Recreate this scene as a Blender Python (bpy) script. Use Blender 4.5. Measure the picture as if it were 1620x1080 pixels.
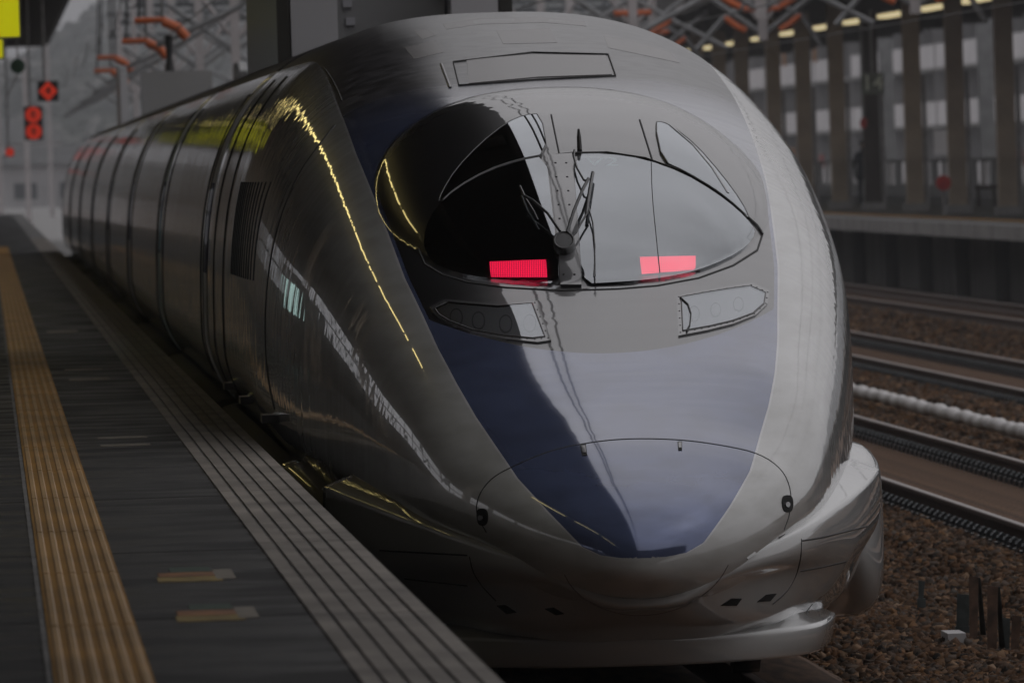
import bpy, bmesh, math, random
import numpy as np
from mathutils import Vector, Matrix
from mathutils.bvhtree import BVHTree
from mathutils.geometry import delaunay_2d_cdt
R = math.radians
random.seed(7); rng = np.random.default_rng(7)
for o in list(bpy.data.objects): bpy.data.objects.remove(o)
scn = bpy.context.scene
COL = scn.collection

# ------------------------------------------------------------------ camera
# Photo is 1620x1080. Track direction = +Y, X = right of the photographer, Z = 0 at rail head.
# Platform top is 1.25 m above rail head, eye 1.5 m above the platform.
F = 21600.0; EYE = Vector((0, 0, 2.75)); VP = (-25.0, 280.0); ROLL = R(1.8)
CR, SR = math.cos(ROLL), math.sin(ROLL)
def px_plane(x, y):
    dx, dy = x - VP[0], y - VP[1]
    return dx*CR - dy*SR, dx*SR + dy*CR
_cx, _cy = px_plane(810, 540)
FW = Vector((_cx, F, -_cy)).normalized()
R0 = FW.cross(Vector((0, 0, 1))).normalized(); U0 = R0.cross(FW)
RI = (R0*CR - U0*SR).normalized(); UI = (R0*SR + U0*CR).normalized()
cam_d = bpy.data.cameras.new('camera'); cam = bpy.data.objects.new('camera', cam_d); COL.objects.link(cam)
cam.matrix_world = Matrix(((RI.x, UI.x, -FW.x, EYE.x), (RI.y, UI.y, -FW.y, EYE.y), (RI.z, UI.z, -FW.z, EYE.z), (0, 0, 0, 1)))
cam_d.sensor_fit = 'HORIZONTAL'; cam_d.sensor_width = 22.2; cam_d.lens = 22.2*F/1620
cam_d.clip_start = 0.5; cam_d.clip_end = 9000
cam_d.dof.use_dof = True; cam_d.dof.focus_distance = 71.5; cam_d.dof.aperture_fstop = 8.2
scn.camera = cam
def ray(x, y):
    return (FW + RI*((x-810)/F) - UI*((y-540)/F)).normalized()
def at_depth(x, y, D):
    d = ray(x, y); return EYE + d*(D/d.y)
def at_z(x, y, z):
    d = ray(x, y); return EYE + d*((z-EYE.z)/d.z)
def at_lat(x, y, X):
    d = ray(x, y); return EYE + d*(X/d.x)

# ------------------------------------------------------------------ sky, sun, exposure
SUN_EL, SUN_AZ = 62.0, 85.0            # sun direction behind cloud (azimuth from +Y towards +X)
w = bpy.data.worlds.new('World'); scn.world = w; w.use_nodes = True
nt = w.node_tree; nt.nodes.clear()
out = nt.nodes.new('ShaderNodeOutputWorld'); bg = nt.nodes.new('ShaderNodeBackground')
sky = nt.nodes.new('ShaderNodeTexSky'); sky.sky_type = 'NISHITA'; sky.sun_disc = False
sky.sun_elevation = R(SUN_EL); sky.sun_rotation = R(SUN_AZ)
sky.air_density = 1.0; sky.dust_density = 4.0
hs = nt.nodes.new('ShaderNodeHueSaturation'); hs.inputs['Saturation'].default_value = 0.12
mixc = nt.nodes.new('ShaderNodeMix'); mixc.data_type = 'RGBA'; mixc.inputs[0].default_value = 0.93
mixc.inputs[7].default_value = (3.45, 3.38, 3.55, 1)         # even cloud cover
tc = nt.nodes.new('ShaderNodeTexCoord'); nz = nt.nodes.new('ShaderNodeTexNoise')
nz.inputs['Scale'].default_value = 2.2; nz.inputs['Detail'].default_value = 5
mp = nt.nodes.new('ShaderNodeMapping'); mp.inputs['Scale'].default_value = (1, 1, 2.6)
mr = nt.nodes.new('ShaderNodeMapRange'); mr.inputs[1].default_value = .3; mr.inputs[2].default_value = .7
mr.inputs[3].default_value = .78; mr.inputs[4].default_value = 1.2
mul = nt.nodes.new('ShaderNodeVectorMath'); mul.operation = 'SCALE'
L = nt.links.new
L(sky.outputs[0], hs.inputs['Color']); L(hs.outputs[0], mixc.inputs[6])
L(tc.outputs['Generated'], mp.inputs[0]); L(mp.outputs[0], nz.inputs['Vector']); L(nz.outputs[0], mr.inputs[0])
L(mixc.outputs[2], mul.inputs[0]); L(mr.outputs[0], mul.inputs['Scale'])
sx = nt.nodes.new('ShaderNodeSeparateXYZ'); L(tc.outputs['Generated'], sx.inputs[0])
cg = nt.nodes.new('ShaderNodeMapRange'); cg.inputs[1].default_value = 0; cg.inputs[2].default_value = 1; cg.inputs[3].default_value = .95; cg.inputs[4].default_value = 1.95
L(sx.outputs['Z'], cg.inputs[0])                            # overcast dome: zenith about twice the horizon
mul2 = nt.nodes.new('ShaderNodeVectorMath'); mul2.operation = 'SCALE'; L(mul.outputs[0], mul2.inputs[0]); L(cg.outputs[0], mul2.inputs['Scale'])
L(mul2.outputs[0], bg.inputs['Color']); bg.inputs['Strength'].default_value = 0.12
L(bg.outputs[0], out.inputs['Surface'])
sun_d = bpy.data.lights.new('sun', 'SUN'); sun_d.energy = 0.5; sun_d.angle = R(170); sun_d.color = (1, .97, .93)
sun = bpy.data.objects.new('sun', sun_d); COL.objects.link(sun)
_sd = Vector((math.sin(R(SUN_AZ))*math.cos(R(SUN_EL)), math.cos(R(SUN_AZ))*math.cos(R(SUN_EL)), math.sin(R(SUN_EL))))
sun.rotation_euler = _sd.to_track_quat('Z', 'Y').to_euler(); sun.location = (20, 60, 40)
vs = scn.view_settings; vs.view_transform = 'Standard'; vs.look = 'None'; vs.gamma = 1; vs.use_curve_mapping = False
vs.exposure = -0.42
scn.render.engine = 'CYCLES'
scn.cycles.max_bounces = 7; scn.cycles.volume_bounces = 0; scn.cycles.transparent_max_bounces = 12

# ------------------------------------------------------------------ materials
M = {}
def newmat(name):
    m = bpy.data.materials.new(name); m.use_nodes = True; M[name] = m
    return m, m.node_tree, m.node_tree.nodes['Principled BSDF']
def noise_col(nt, c1, c2, scale, detail=4, coord='Object', stretch=(1, 1, 1), lo=.35, hi=.65):
    t = nt.nodes.new('ShaderNodeNewGeometry' if coord == 'Position' else 'ShaderNodeTexCoord'); mp = nt.nodes.new('ShaderNodeMapping'); mp.inputs['Scale'].default_value = stretch
    n = nt.nodes.new('ShaderNodeTexNoise'); n.inputs['Scale'].default_value = scale; n.inputs['Detail'].default_value = detail
    r = nt.nodes.new('ShaderNodeValToRGB'); r.color_ramp.elements[0].position = lo; r.color_ramp.elements[1].position = hi
    r.color_ramp.elements[0].color = (*c1, 1); r.color_ramp.elements[1].color = (*c2, 1)
    L = nt.links.new
    L(t.outputs[coord], mp.inputs[0]); L(mp.outputs[0], n.inputs['Vector']); L(n.outputs[0], r.inputs[0])
    return r.outputs[0], n.outputs[0]
def bump(nt, b, h, strength, dist=.01):
    bn = nt.nodes.new('ShaderNodeBump'); bn.inputs['Strength'].default_value = strength; bn.inputs['Distance'].default_value = dist
    nt.links.new(h, bn.inputs['Height']); nt.links.new(bn.outputs[0], b.inputs['Normal']); return bn
def simple(name, c, rough=.6, metal=0, var=.25, scale=6, bmp=0, stretch=(1, 1, 1), coat=0, coord='Object', lo=.35, hi=.65):
    m, nt, b = newmat(name)
    c1 = tuple(max(0, v*(1-var)) for v in c); c2 = tuple(v*(1+var) for v in c)
    col, h = noise_col(nt, c1, c2, scale, stretch=stretch, coord=coord, lo=lo, hi=hi, detail=8 if coord == 'Position' else 4)
    nt.links.new(col, b.inputs['Base Color']); b.inputs['Roughness'].default_value = rough; b.inputs['Metallic'].default_value = metal
    if coat: b.inputs['Coat Weight'].default_value = coat; b.inputs['Coat Roughness'].default_value = .04
    if bmp: bump(nt, b, h, bmp)
    return m
def emit(name, c, s):
    m, nt, b = newmat(name); b.inputs['Base Color'].default_value = (*c, 1)
    b.inputs['Emission Color'].default_value = (*c, 1); b.inputs['Emission Strength'].default_value = s; return m

simple('asphalt', (.030, .0295, .029), .6, var=.7, scale=1.5, bmp=.12, coord='Position', stretch=(1, .8, 1), lo=.4, hi=.6)
_an = M['asphalt'].node_tree; _ar = _an.nodes.new('ShaderNodeMapRange'); _ar.inputs[1].default_value = .38; _ar.inputs[2].default_value = .62; _ar.inputs[3].default_value = .8; _ar.inputs[4].default_value = .42
_an.links.new([n for n in _an.nodes if n.type == 'TEX_NOISE'][0].outputs[0], _ar.inputs[0]); _an.links.new(_ar.outputs[0], _an.nodes['Principled BSDF'].inputs['Roughness'])
simple('tactile_yellow', (.40, .20, .03), .55, var=.22, scale=1.6, coord='Position', stretch=(2, .3, 1))
simple('tactile_rib', (.52, .33, .15), .5, var=.2, scale=1.6, coord='Position', stretch=(2, .3, 1))
simple('edge_tile', (.26, .23, .20), .6, var=.42, scale=1.6, bmp=.15, coord='Position', stretch=(1.5, .6, 1), lo=.3, hi=.7)
simple('edge_concrete', (.19, .185, .18), .8, var=.25, scale=2, bmp=.3)
simple('dark_joint', (.012, .012, .012), .9)
simple('tape_orange', (.30, .13, .05), .6, var=.5, scale=9)
simple('tape_yellow', (.30, .21, .06), .6, var=.5, scale=9)
simple('tape_grey', (.25, .22, .18), .7, var=.25, scale=14)
simple('tape_green', (.05, .085, .06), .7, var=.25, scale=14)
simple('canopy_dark', (.035, .034, .033), .8)
simple('canopy_beam', (.06, .055, .05), .7)
simple('wall_brown', (.075, .06, .045), .8, scale=1.5)
simple('mullion', (.05, .05, .05), .5)
simple('rail_side', (.05, .027, .018), .8, var=.4, scale=20)
simple('rail_top', (.20, .16, .145), .38, metal=.5, var=.2, scale=3)
simple('fastener', (.018, .02, .022), .4)
simple('fastener_tip', (.05, .056, .06), .4, metal=.3)
simple('rust_bed', (.115, .064, .036), .9, var=.45, scale=5, stretch=(3, .25, 1), bmp=.3)
simple('concrete_pale', (.42, .41, .41), .75, var=.12, scale=.6)
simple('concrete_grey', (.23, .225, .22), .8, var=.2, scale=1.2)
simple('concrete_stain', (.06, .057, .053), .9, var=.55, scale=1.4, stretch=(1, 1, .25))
simple('duct_white', (.5, .485, .48), .6, var=.15, scale=5)
simple('column_brown', (.33, .265, .2), .65, var=.2, scale=1.3)
simple('column_dark', (.05, .037, .03), .65, var=.2, scale=1.3)
simple('conduit', (.2, .19, .185), .5)
simple('mast_white', (.46, .43, .43), .5, var=.1, scale=2)
simple('mast_grey', (.22, .225, .23), .5, var=.15, scale=3)
simple('truss_dark', (.06, .065, .07), .6)
simple('insulator_orange', (.62, .13, .025), .45, var=.1)
simple('wire', (.03, .03, .03), .5)
simple('balcony_white', (.8, .78, .79), .8, var=.08, scale=.5)
simple('facade_grey', (.34, .33, .335), .8, var=.12, scale=.4)
simple('window_dark', (.035, .04, .048), .25)
simple('cloth_red', (.4, .05, .04), .8)
simple('cloth_orange', (.38, .16, .03), .8)
simple('fence_grey', (.2, .2, .2), .6)
simple('sign_white', (.75, .8, .68), .5, var=.06); simple('sign_pale', (.17, .19, .155), .5, var=.1)
simple('sign_green', (.03, .08, .05), .5)
simple('black_metal', (.012, .012, .013), .4)
simple('stake_rust', (.085, .048, .03), .75, var=.5, scale=12)
simple('stake_green', (.035, .042, .04), .7, var=.4, scale=12)
simple('person_dark', (.012, .014, .02), .8)
simple('person_skin', (.3, .18, .13), .6)
simple('person_hair', (.01, .009, .008), .5)
simple('red_plate', (.45, .03, .025), .5)
emit('red_led', (.85, .045, .015), .35)
emit('yellow_sign', (.72, .70, .005), .62)
emit('tube_light', (1.0, .80, .30), 3.0)
emit('far_tube', (1.0, .84, .48), .85)
emit('pale_panel', (.65, .95, .90), .7)

def hill_mat():
    m, nt, b = newmat('hill_forest')
    col, h = noise_col(nt, (.012, .016, .018), (.24, .24, .24), .22, detail=10, lo=.40, hi=.64)
    nt.links.new(col, b.inputs['Base Color']); b.inputs['Roughness'].default_value = 1; b.inputs['Specular IOR Level'].default_value = 0
hill_mat()
def ballast_mat(name):
    m, nt, b = newmat(name)
    oi = nt.nodes.new('ShaderNodeAttribute'); oi.attribute_name = 'tone'
    r = nt.nodes.new('ShaderNodeValToRGB'); e = r.color_ramp.elements
    e[0].position = 0; e[0].color = (.018, .016, .014, 1); e[1].position = 1; e[1].color = (.20, .135, .09, 1)
    for p, c in ((.3, (.062, .036, .021)), (.55, (.11, .059, .032)), (.75, (.068, .06, .053)), (.9, (.15, .08, .038))):
        k = e.new(p); k.color = (*c, 1)
    nt.links.new(oi.outputs['Fac'], r.inputs[0]); nt.links.new(r.outputs[0], b.inputs['Base Color']); b.inputs['Roughness'].default_value = .95
    b.inputs['Specular IOR Level'].default_value = .15
ballast_mat('ballast_stone')
def ground_mat():
    m, nt, b = newmat('ballast_ground')
    col, h = noise_col(nt, (.028, .019, .014), (.10, .062, .04), 9, detail=8, lo=.3, hi=.7)
    nt.links.new(col, b.inputs['Base Color']); b.inputs['Roughness'].default_value = .95; b.inputs['Specular IOR Level'].default_value = .1
    bump(nt, b, h, .9, .08)
ground_mat()

def body_mat():
    m, nt, b = newmat('train_paint'); L = nt.links.new
    def attr(n):
        a = nt.nodes.new('ShaderNodeAttribute'); a.attribute_name = n; return a.outputs['Fac']
    def gt(x, v):
        k = nt.nodes.new('ShaderNodeMath'); k.operation = 'GREATER_THAN'; L(x, k.inputs[0]); k.inputs[1].default_value = v; return k.outputs[0]
    def mx(f, a, bcol):
        k = nt.nodes.new('ShaderNodeMix'); k.data_type = 'RGBA'; L(f, k.inputs[0])
        for i, c in ((6, a), (7, bcol)):
            if isinstance(c, tuple): k.inputs[i].default_value = (*c, 1)
            else: L(c, k.inputs[i])
        return k.outputs[2]
    mV, mB, mS, mR = attr('mv'), attr('mb'), attr('ms'), attr('mr')
    grey = (.47, .475, .465); blue = (.13, .16, .285); pin = (.62, .62, .64); black = (.012, .012, .014); slate = (.075, .072, .08)
    # soot on the roof
    dcol, dn = noise_col(nt, (.022, .021, .024), slate, 7.0, detail=10, lo=.40, hi=.58)
    top = mx(mR, blue, dcol)
    c = mx(gt(mS, 0), grey, (.05, .055, .09))
    c = mx(gt(mV, -.011), c, pin)
    c = mx(gt(mV, 0), c, top)
    c = mx(gt(mB, 0), c, black)
    # brake dust and rain streaks
    stc, stn = noise_col(nt, (.80, .79, .77), (1, 1, 1), 5.0, detail=9, stretch=(1, .35, 2.5), lo=.32, hi=.6)
    dm_ = nt.nodes.new('ShaderNodeMix'); dm_.data_type = 'RGBA'; dm_.blend_type = 'MULTIPLY'; dm_.inputs[0].default_value = 1; L(c, dm_.inputs[6]); L(stc, dm_.inputs[7])
    L(dm_.outputs[2], b.inputs['Base Color'])
    def mth(op, a, b2):
        k = nt.nodes.new('ShaderNodeMath'); k.operation = op
        for q, v in enumerate((a, b2)):
            if isinstance(v, (int, float)): k.inputs[q].default_value = v
            else: L(v, k.inputs[q])
        return k.outputs[0]
    onV = gt(mV, 0); notB = mth('SUBTRACT', 1, gt(mB, 0)); notR = mth('SUBTRACT', 1, mR)
    bonnet = mth('MULTIPLY', mth('MULTIPLY', onV, notB), notR); roof = mth('MULTIPLY', mth('MULTIPLY', onV, notB), mR)
    L(mth('MULTIPLY', bonnet, .38), b.inputs['Metallic'])                        # pearl blue bonnet
    L(mth('SUBTRACT', .3, mth('MULTIPLY', bonnet, .2)), b.inputs['Roughness']); b.inputs['Coat IOR'].default_value = 1.6
    L(mth('SUBTRACT', mth('SUBTRACT', 1.0, mth('MULTIPLY', bonnet, .45)), mth('ADD', mth('MULTIPLY', roof, .68), mth('MULTIPLY', gt(mB, 0), .2))), b.inputs['Coat Weight'])
    L(mth('ADD', mth('MULTIPLY', roof, .16), .028), b.inputs['Coat Roughness'])  # soot dulls the roof
    b.inputs['Specular IOR Level'].default_value = .35
    # hand finished panels: slow waves, slightly finer on the straight side
    t = nt.nodes.new('ShaderNodeTexCoord'); mp = nt.nodes.new('ShaderNodeMapping'); mp.inputs['Scale'].default_value = (.6, 2.2, .6)
    n1 = nt.nodes.new('ShaderNodeTexNoise'); n1.inputs['Scale'].default_value = 1.6; n1.inputs['Detail'].default_value = 1.5
    L(t.outputs['Object'], mp.inputs[0]); L(mp.outputs[0], n1.inputs['Vector'])
    bn = nt.nodes.new('ShaderNodeBump'); bn.inputs['Strength'].default_value = .16; bn.inputs['Distance'].default_value = .02
    mp2 = nt.nodes.new('ShaderNodeMapping'); mp2.inputs['Scale'].default_value = (.12, 5.5, .12)
    n2 = nt.nodes.new('ShaderNodeTexNoise'); n2.inputs['Scale'].default_value = 1.0; n2.inputs['Detail'].default_value = 2.5
    L(t.outputs['Object'], mp2.inputs[0]); L(mp2.outputs[0], n2.inputs['Vector'])
    ma = nt.nodes.new('ShaderNodeMath'); ma.operation = 'MULTIPLY'; L(n2.outputs[0], ma.inputs[0]); L(mR, ma.inputs[1])
    mp3 = nt.nodes.new('ShaderNodeMapping'); mp3.inputs['Scale'].default_value = (.5, 2.6, .5)
    n3 = nt.nodes.new('ShaderNodeTexNoise'); n3.inputs['Scale'].default_value = 2.0; n3.inputs['Detail'].default_value = 1.0
    L(t.outputs['Object'], mp3.inputs[0]); L(mp3.outputs[0], n3.inputs['Vector'])
    side = mth('MULTIPLY', n3.outputs[0], mth('MULTIPLY', mth('SUBTRACT', 1, onV), .75))
    mb0 = mth('ADD', n1.outputs[0], side)
    mb2 = nt.nodes.new('ShaderNodeMath'); mb2.operation = 'MULTIPLY_ADD'; L(ma.outputs[0], mb2.inputs[0]); mb2.inputs[1].default_value = .22; L(mb0, mb2.inputs[2])
    L(mb2.outputs[0], bn.inputs['Height']); L(bn.outputs[0], b.inputs['Normal']); L(bn.outputs[0], b.inputs['Coat Normal'])
body_mat()
def paint(name, c, rough=.3, coat=1, cr=.03):
    m, nt, b = newmat(name); b.inputs['Base Color'].default_value = (*c, 1); b.inputs['Roughness'].default_value = rough
    b.inputs['Coat Weight'].default_value = coat; b.inputs['Coat Roughness'].default_value = cr; b.inputs['Coat IOR'].default_value = 1.55
    t = nt.nodes.new('ShaderNodeTexCoord'); n = nt.nodes.new('ShaderNodeTexNoise'); n.inputs['Scale'].default_value = 2.5
    nt.links.new(t.outputs['Object'], n.inputs['Vector'])
    bn = bump(nt, b, n.outputs[0], .08, .02); nt.links.new(bn.outputs[0], b.inputs['Coat Normal'])
paint('skirt_shaded', (.07, .068, .062), .7, 0); paint('skirt_grey', (.42, .425, .42)); paint('frame_grey', (.07, .07, .075), .35, 1, .05); paint('patch_light', (.16, .15, .148), .45, .5, .2)
paint('seam_dark', (.008, .008, .008), .6, 0); paint('rubber', (.008, .008, .009), .45, .3, .2); paint('recess', (.004, .004, .004), .9, 0)
paint('shield_light', (.55, .55, .58), .4, .6, .1); paint('shield_dark', (.03, .029, .025), .45, .35, .2); paint('roof_gear', (.36, .36, .36), .6, .2, .2)
paint('lamp_white', (.72, .72, .73), .5, .2, .2); paint('reflector', (.45, .45, .45), .2, .5); M['reflector'].node_tree.nodes['Principled BSDF'].inputs['Metallic'].default_value = .6
paint('text_pale', (.75, .95, .88), .6, 0)
def glass_mat(name, tint, ior=1.6, strength=1.0):
    m = bpy.data.materials.new(name); m.use_nodes = True; M[name] = m; nt = m.node_tree; nt.nodes.clear(); L = nt.links.new
    o = nt.nodes.new('ShaderNodeOutputMaterial'); mix = nt.nodes.new('ShaderNodeMixShader'); fr = nt.nodes.new('ShaderNodeFresnel'); fr.inputs[0].default_value = ior
    tr = nt.nodes.new('ShaderNodeBsdfTransparent'); tr.inputs[0].default_value = (*tint, 1)
    gl = nt.nodes.new('ShaderNodeBsdfGlossy'); gl.inputs['Roughness'].default_value = .015; gl.inputs[0].default_value = (.92, .96, 1, 1)
    bo = nt.nodes.new('ShaderNodeMath'); bo.operation = 'MULTIPLY'; bo.use_clamp = True; bo.inputs[1].default_value = strength   # coated glass
    L(fr.outputs[0], bo.inputs[0]); L(bo.outputs[0], mix.inputs[0]); L(tr.outputs[0], mix.inputs[1]); L(gl.outputs[0], mix.inputs[2]); L(mix.outputs[0], o.inputs[0])
glass_mat('cab_glass', (.8, .84, .84), 2.3, 1.55); glass_mat('lens_glass', (.92, .92, .92), 2.2, 1.35)
def led_mat():
    m, nt, b = newmat('tail_led'); L = nt.links.new
    uv = nt.nodes.new('ShaderNodeUVMap'); mp = nt.nodes.new('ShaderNodeMapping'); mp.inputs['Scale'].default_value = (26, 9, 1)
    fr = nt.nodes.new('ShaderNodeVectorMath'); fr.operation = 'FRACTION'
    sb = nt.nodes.new('ShaderNodeVectorMath'); sb.operation = 'SUBTRACT'; sb.inputs[1].default_value = (.5, .5, 0)
    ln = nt.nodes.new('ShaderNodeVectorMath'); ln.operation = 'LENGTH'
    r = nt.nodes.new('ShaderNodeMapRange'); r.inputs[1].default_value = .2; r.inputs[2].default_value = .62; r.inputs[3].default_value = 2.3; r.inputs[4].default_value = .45
    L(uv.outputs[0], mp.inputs[0]); L(mp.outputs[0], fr.inputs[0]); L(fr.outputs[0], sb.inputs[0]); L(sb.outputs[0], ln.inputs[0]); L(ln.outputs['Value'], r.inputs[0])
    b.inputs['Base Color'].default_value = (.3, .01, .03, 1); b.inputs['Emission Color'].default_value = (1, .018, .085, 1)
    L(r.outputs[0], b.inputs['Emission Strength'])
led_mat()

# ------------------------------------------------------------------ mesh helpers
class MB:
    def __init__(s): s.v = []; s.f = []
    def box(s, x0, x1, y0, y1, z0, z1):
        n = len(s.v); s.v += [(x, y, z) for z in (z0, z1) for y in (y0, y1) for x in (x0, x1)]
        s.f += [tuple(n+i for i in q) for q in ((0, 2, 3, 1), (4, 5, 7, 6), (0, 1, 5, 4), (2, 6, 7, 3), (0, 4, 6, 2), (1, 3, 7, 5))]; return s
    def bar(s, a, b, r, k=8, r2=None):
        a, b = Vector(a), Vector(b); d = (b-a).normalized(); r2 = r if r2 is None else r2
        p = d.orthogonal().normalized(); q = d.cross(p); n = len(s.v)
        for c, rr in ((a, r), (b, r2)):
            s.v += [tuple(c + p*rr*math.cos(2*math.pi*i/k) + q*rr*math.sin(2*math.pi*i/k)) for i in range(k)]
        s.f += [(n+i, n+(i+1) % k, n+k+(i+1) % k, n+k+i) for i in range(k)]
        s.f += [tuple(n+i for i in range(k))[::-1], tuple(n+k+i for i in range(k))]; return s
    def tube(s, pts, r, k=8):
        pts = [Vector(p) for p in pts]; n = len(s.v); up = None
        for i, p in enumerate(pts):
            d = (pts[min(i+1, len(pts)-1)]-pts[max(i-1, 0)]).normalized()
            if up is None: up = d.orthogonal().normalized()
            up = (up - d*up.dot(d)).normalized(); q = d.cross(up); rr = r[i] if isinstance(r, (list, tuple)) else r
            s.v += [tuple(p + up*rr*math.cos(2*math.pi*j/k) + q*rr*math.sin(2*math.pi*j/k)) for j in range(k)]
        for i in range(len(pts)-1):
            s.f += [(n+i*k+j, n+i*k+(j+1) % k, n+(i+1)*k+(j+1) % k, n+(i+1)*k+j) for j in range(k)]
        m = n+(len(pts)-1)*k
        s.f += [tuple(n+j for j in range(k))[::-1], tuple(m+j for j in range(k))]; return s
    def prism(s, poly, axis, a, b):
        n = len(s.v); k = len(poly)
        for t in (a, b):
            for p, q in poly: s.v.append((t, p, q) if axis == 'x' else (p, t, q) if axis == 'y' else (p, q, t))
        s.f += [(n+i, n+(i+1) % k, n+k+(i+1) % k, n+k+i) for i in range(k)]
        s.f += [tuple(n+i for i in range(k))[::-1], tuple(n+k+i for i in range(k))]; return s
    def mesh(s, name, mat, smooth=False):
        me = bpy.data.meshes.new(name); me.from_pydata(s.v, [], s.f); me.update()
        me.materials.append(M[mat]); 
        bm = bmesh.new(); bm.from_mesh(me); bmesh.ops.recalc_face_normals(bm, faces=bm.faces); bm.to_mesh(me); bm.free()
        if smooth: me.polygons.foreach_set('use_smooth', [True]*len(me.polygons))
        return me
    def obj(s, name, mat, parent=None, smooth=False):
        return link(name, s.mesh(name, mat, smooth), parent)
def link(name, me, parent=None):
    o = bpy.data.objects.new(name, me); COL.objects.link(o); o.parent = parent; return o
def thing(name, label, cat, loc=(0, 0, 0), group=None):
    o = bpy.data.objects.new(name, None); COL.objects.link(o); o.location = loc; o.empty_display_size = .2
    o['label'] = label; o['category'] = cat
    if group: o['group'] = group
    return o
def tag(o, label, cat, group=None):
    o['label'] = label; o['category'] = cat
    if group: o['group'] = group
    return o
def structure(o): o['kind'] = 'structure'; return o
def rebase(root, loc):
    """put a thing's Empty at its base without moving the parts that were built in world space"""
    loc = Vector(loc); root.location = loc
    for c in root.children: c.location = c.location - loc
ORD = ['first', 'second', 'third', 'fourth', 'fifth', 'sixth', 'seventh', 'eighth', 'ninth', 'tenth', 'eleventh', 'twelfth', 'thirteenth', 'fourteenth']
def pchip(xs, ys, x):
    xs, ys = np.array(xs, float), np.array(ys, float); h = np.diff(xs); d = np.diff(ys)/h; m = np.zeros(len(xs))
    for i in range(1, len(xs)-1):
        if d[i-1]*d[i] > 0:
            w1, w2 = 2*h[i]+h[i-1], h[i]+2*h[i-1]; m[i] = (w1+w2)/(w1/d[i-1]+w2/d[i])
    m[0], m[-1] = d[0], d[-1]
    x = np.clip(np.asarray(x, float), xs[0], xs[-1]); i = np.clip(np.searchsorted(xs, x)-1, 0, len(xs)-2); t = (x-xs[i])/h[i]
    return (1+2*t)*(1-t)**2*ys[i] + t*(1-t)**2*h[i]*m[i] + t*t*(3-2*t)*ys[i+1] + t*t*(t-1)*h[i]*m[i+1]

# ================================================================== TRAIN
CX, D0 = 3.2, 67.4                    # track centre, distance to the nose tip
QG = np.linspace(0, 5.3, 1061); TG = QG**2
def table(ts, vs_, sig=.07):
    g = pchip(np.sqrt(ts), vs_, QG); k = int(4*sig/.005); ker = np.exp(-.5*(np.arange(-k, k+1)*.005/sig)**2); ker /= ker.sum()
    # odd reflection at the tip keeps the end value, constant at the rear
    ext = np.concatenate([2*g[0]-g[k:0:-1], g, np.full(k, g[-1])]); return np.convolve(ext, ker, 'valid')
W_ = table([0, .1, .3, .6, 1.2, 2, 3, 4.5, 6, 8, 10, 13, 16, 28], [0, .27, .47, .64, .85, 1.02, 1.16, 1.31, 1.43, 1.56, 1.635, 1.68, 1.69, 1.69])
ZT_ = table([0, .1, .3, .6, 1.0, 1.4, 1.9, 2.4, 2.9, 3.4, 3.9, 4.4, 4.9, 6.0, 7.4, 9.1, 11.3, 12.5, 14.6, 17, 19, 28],
            [.72, .93, 1.055, 1.17, 1.30, 1.40, 1.525, 1.66, 1.785, 1.90, 2.01, 2.115, 2.215, 2.44, 2.715, 2.98, 3.24, 3.36, 3.55, 3.66, 3.69, 3.69])
ZM_ = table([0, .3, 1.2, 4, 8, 12, 17, 28], [.72, .80, .95, 1.12, 1.36, 1.55, 1.65, 1.65])
ZB_ = table([0, .1, .3, .7, 1.3, 3, 6, 8, 12, 28], [.72, .60, .525, .465, .43, .42, .46, .6, .6, .6])
vt = [1.2, 1.9, 2.4, 3.4, 3.9, 4.9, 7.4, 9.1, 11.3, 14.6, 17, 28]
VU_ = table(vt, [.62, .745, .814, .885, .924, .99, 1.08, 1.115, 1.14, 1.142, 1.142, 1.142])
VZ_ = table(vt, [1.24, 1.45, 1.60, 1.815, 1.93, 2.14, 2.60, 2.82, 3.07, 3.32, 3.40, 3.42])
N_ = []
for i in range(len(QG)):
    t = TG[i]; hu = max(ZT_[i]-ZM_[i], 1e-3); a = VU_[i]/max(W_[i], 1e-3); bq = (VZ_[i]-ZM_[i])/hu
    n = 2.6
    if t > 1.3 and a < .99 and 0 < bq < .999:
        lo, hi = 1.6, 6.0
        for _ in range(40):
            mid = .5*(lo+hi)
            if a**mid + bq**mid > 1: lo = mid
            else: hi = mid
        n = lo
    elif t > 1.3: n = 5
    N_.append(min(max(n, 2.1), 4.2))
N_ = np.array(N_); _k = np.exp(-.5*(np.arange(-40, 41)*.005/.1)**2); _k /= _k.sum()
N_ = np.convolve(np.concatenate([np.full(40, N_[0]), N_, np.full(40, N_[-1])]), _k, 'valid')
UVZ = ([.765, .768, .785, .83, 1.0, 1.16, 1.46, 1.615, 1.79, 1.95, 2.147, 2.605, 2.816, 3.087, 3.333, 3.8],
       [0, .10, .21, .30, .45, .58, .745, .814, .88, .927, .99, 1.08, 1.115, 1.14, 1.142, 1.142])
def g(tab, t): return np.interp(math.sqrt(max(t, 0)), QG, tab)
def canopy_e(t, u):
    tt = np.where(t < 7.0, (t-7.0)/2.75, (t-7.0)/3.25)
    return (np.abs(tt)**2.15 + np.abs(u/1.06)**2.15)
def canopy_h(t, u):
    e = np.clip(1-canopy_e(t, u), 0, 1)
    return .245*e**.72*np.interp(t, [4, 6.5, 8, 10.3], [1.0, 1.0, .98, .9])
NU, NL = 110, 46
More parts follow.
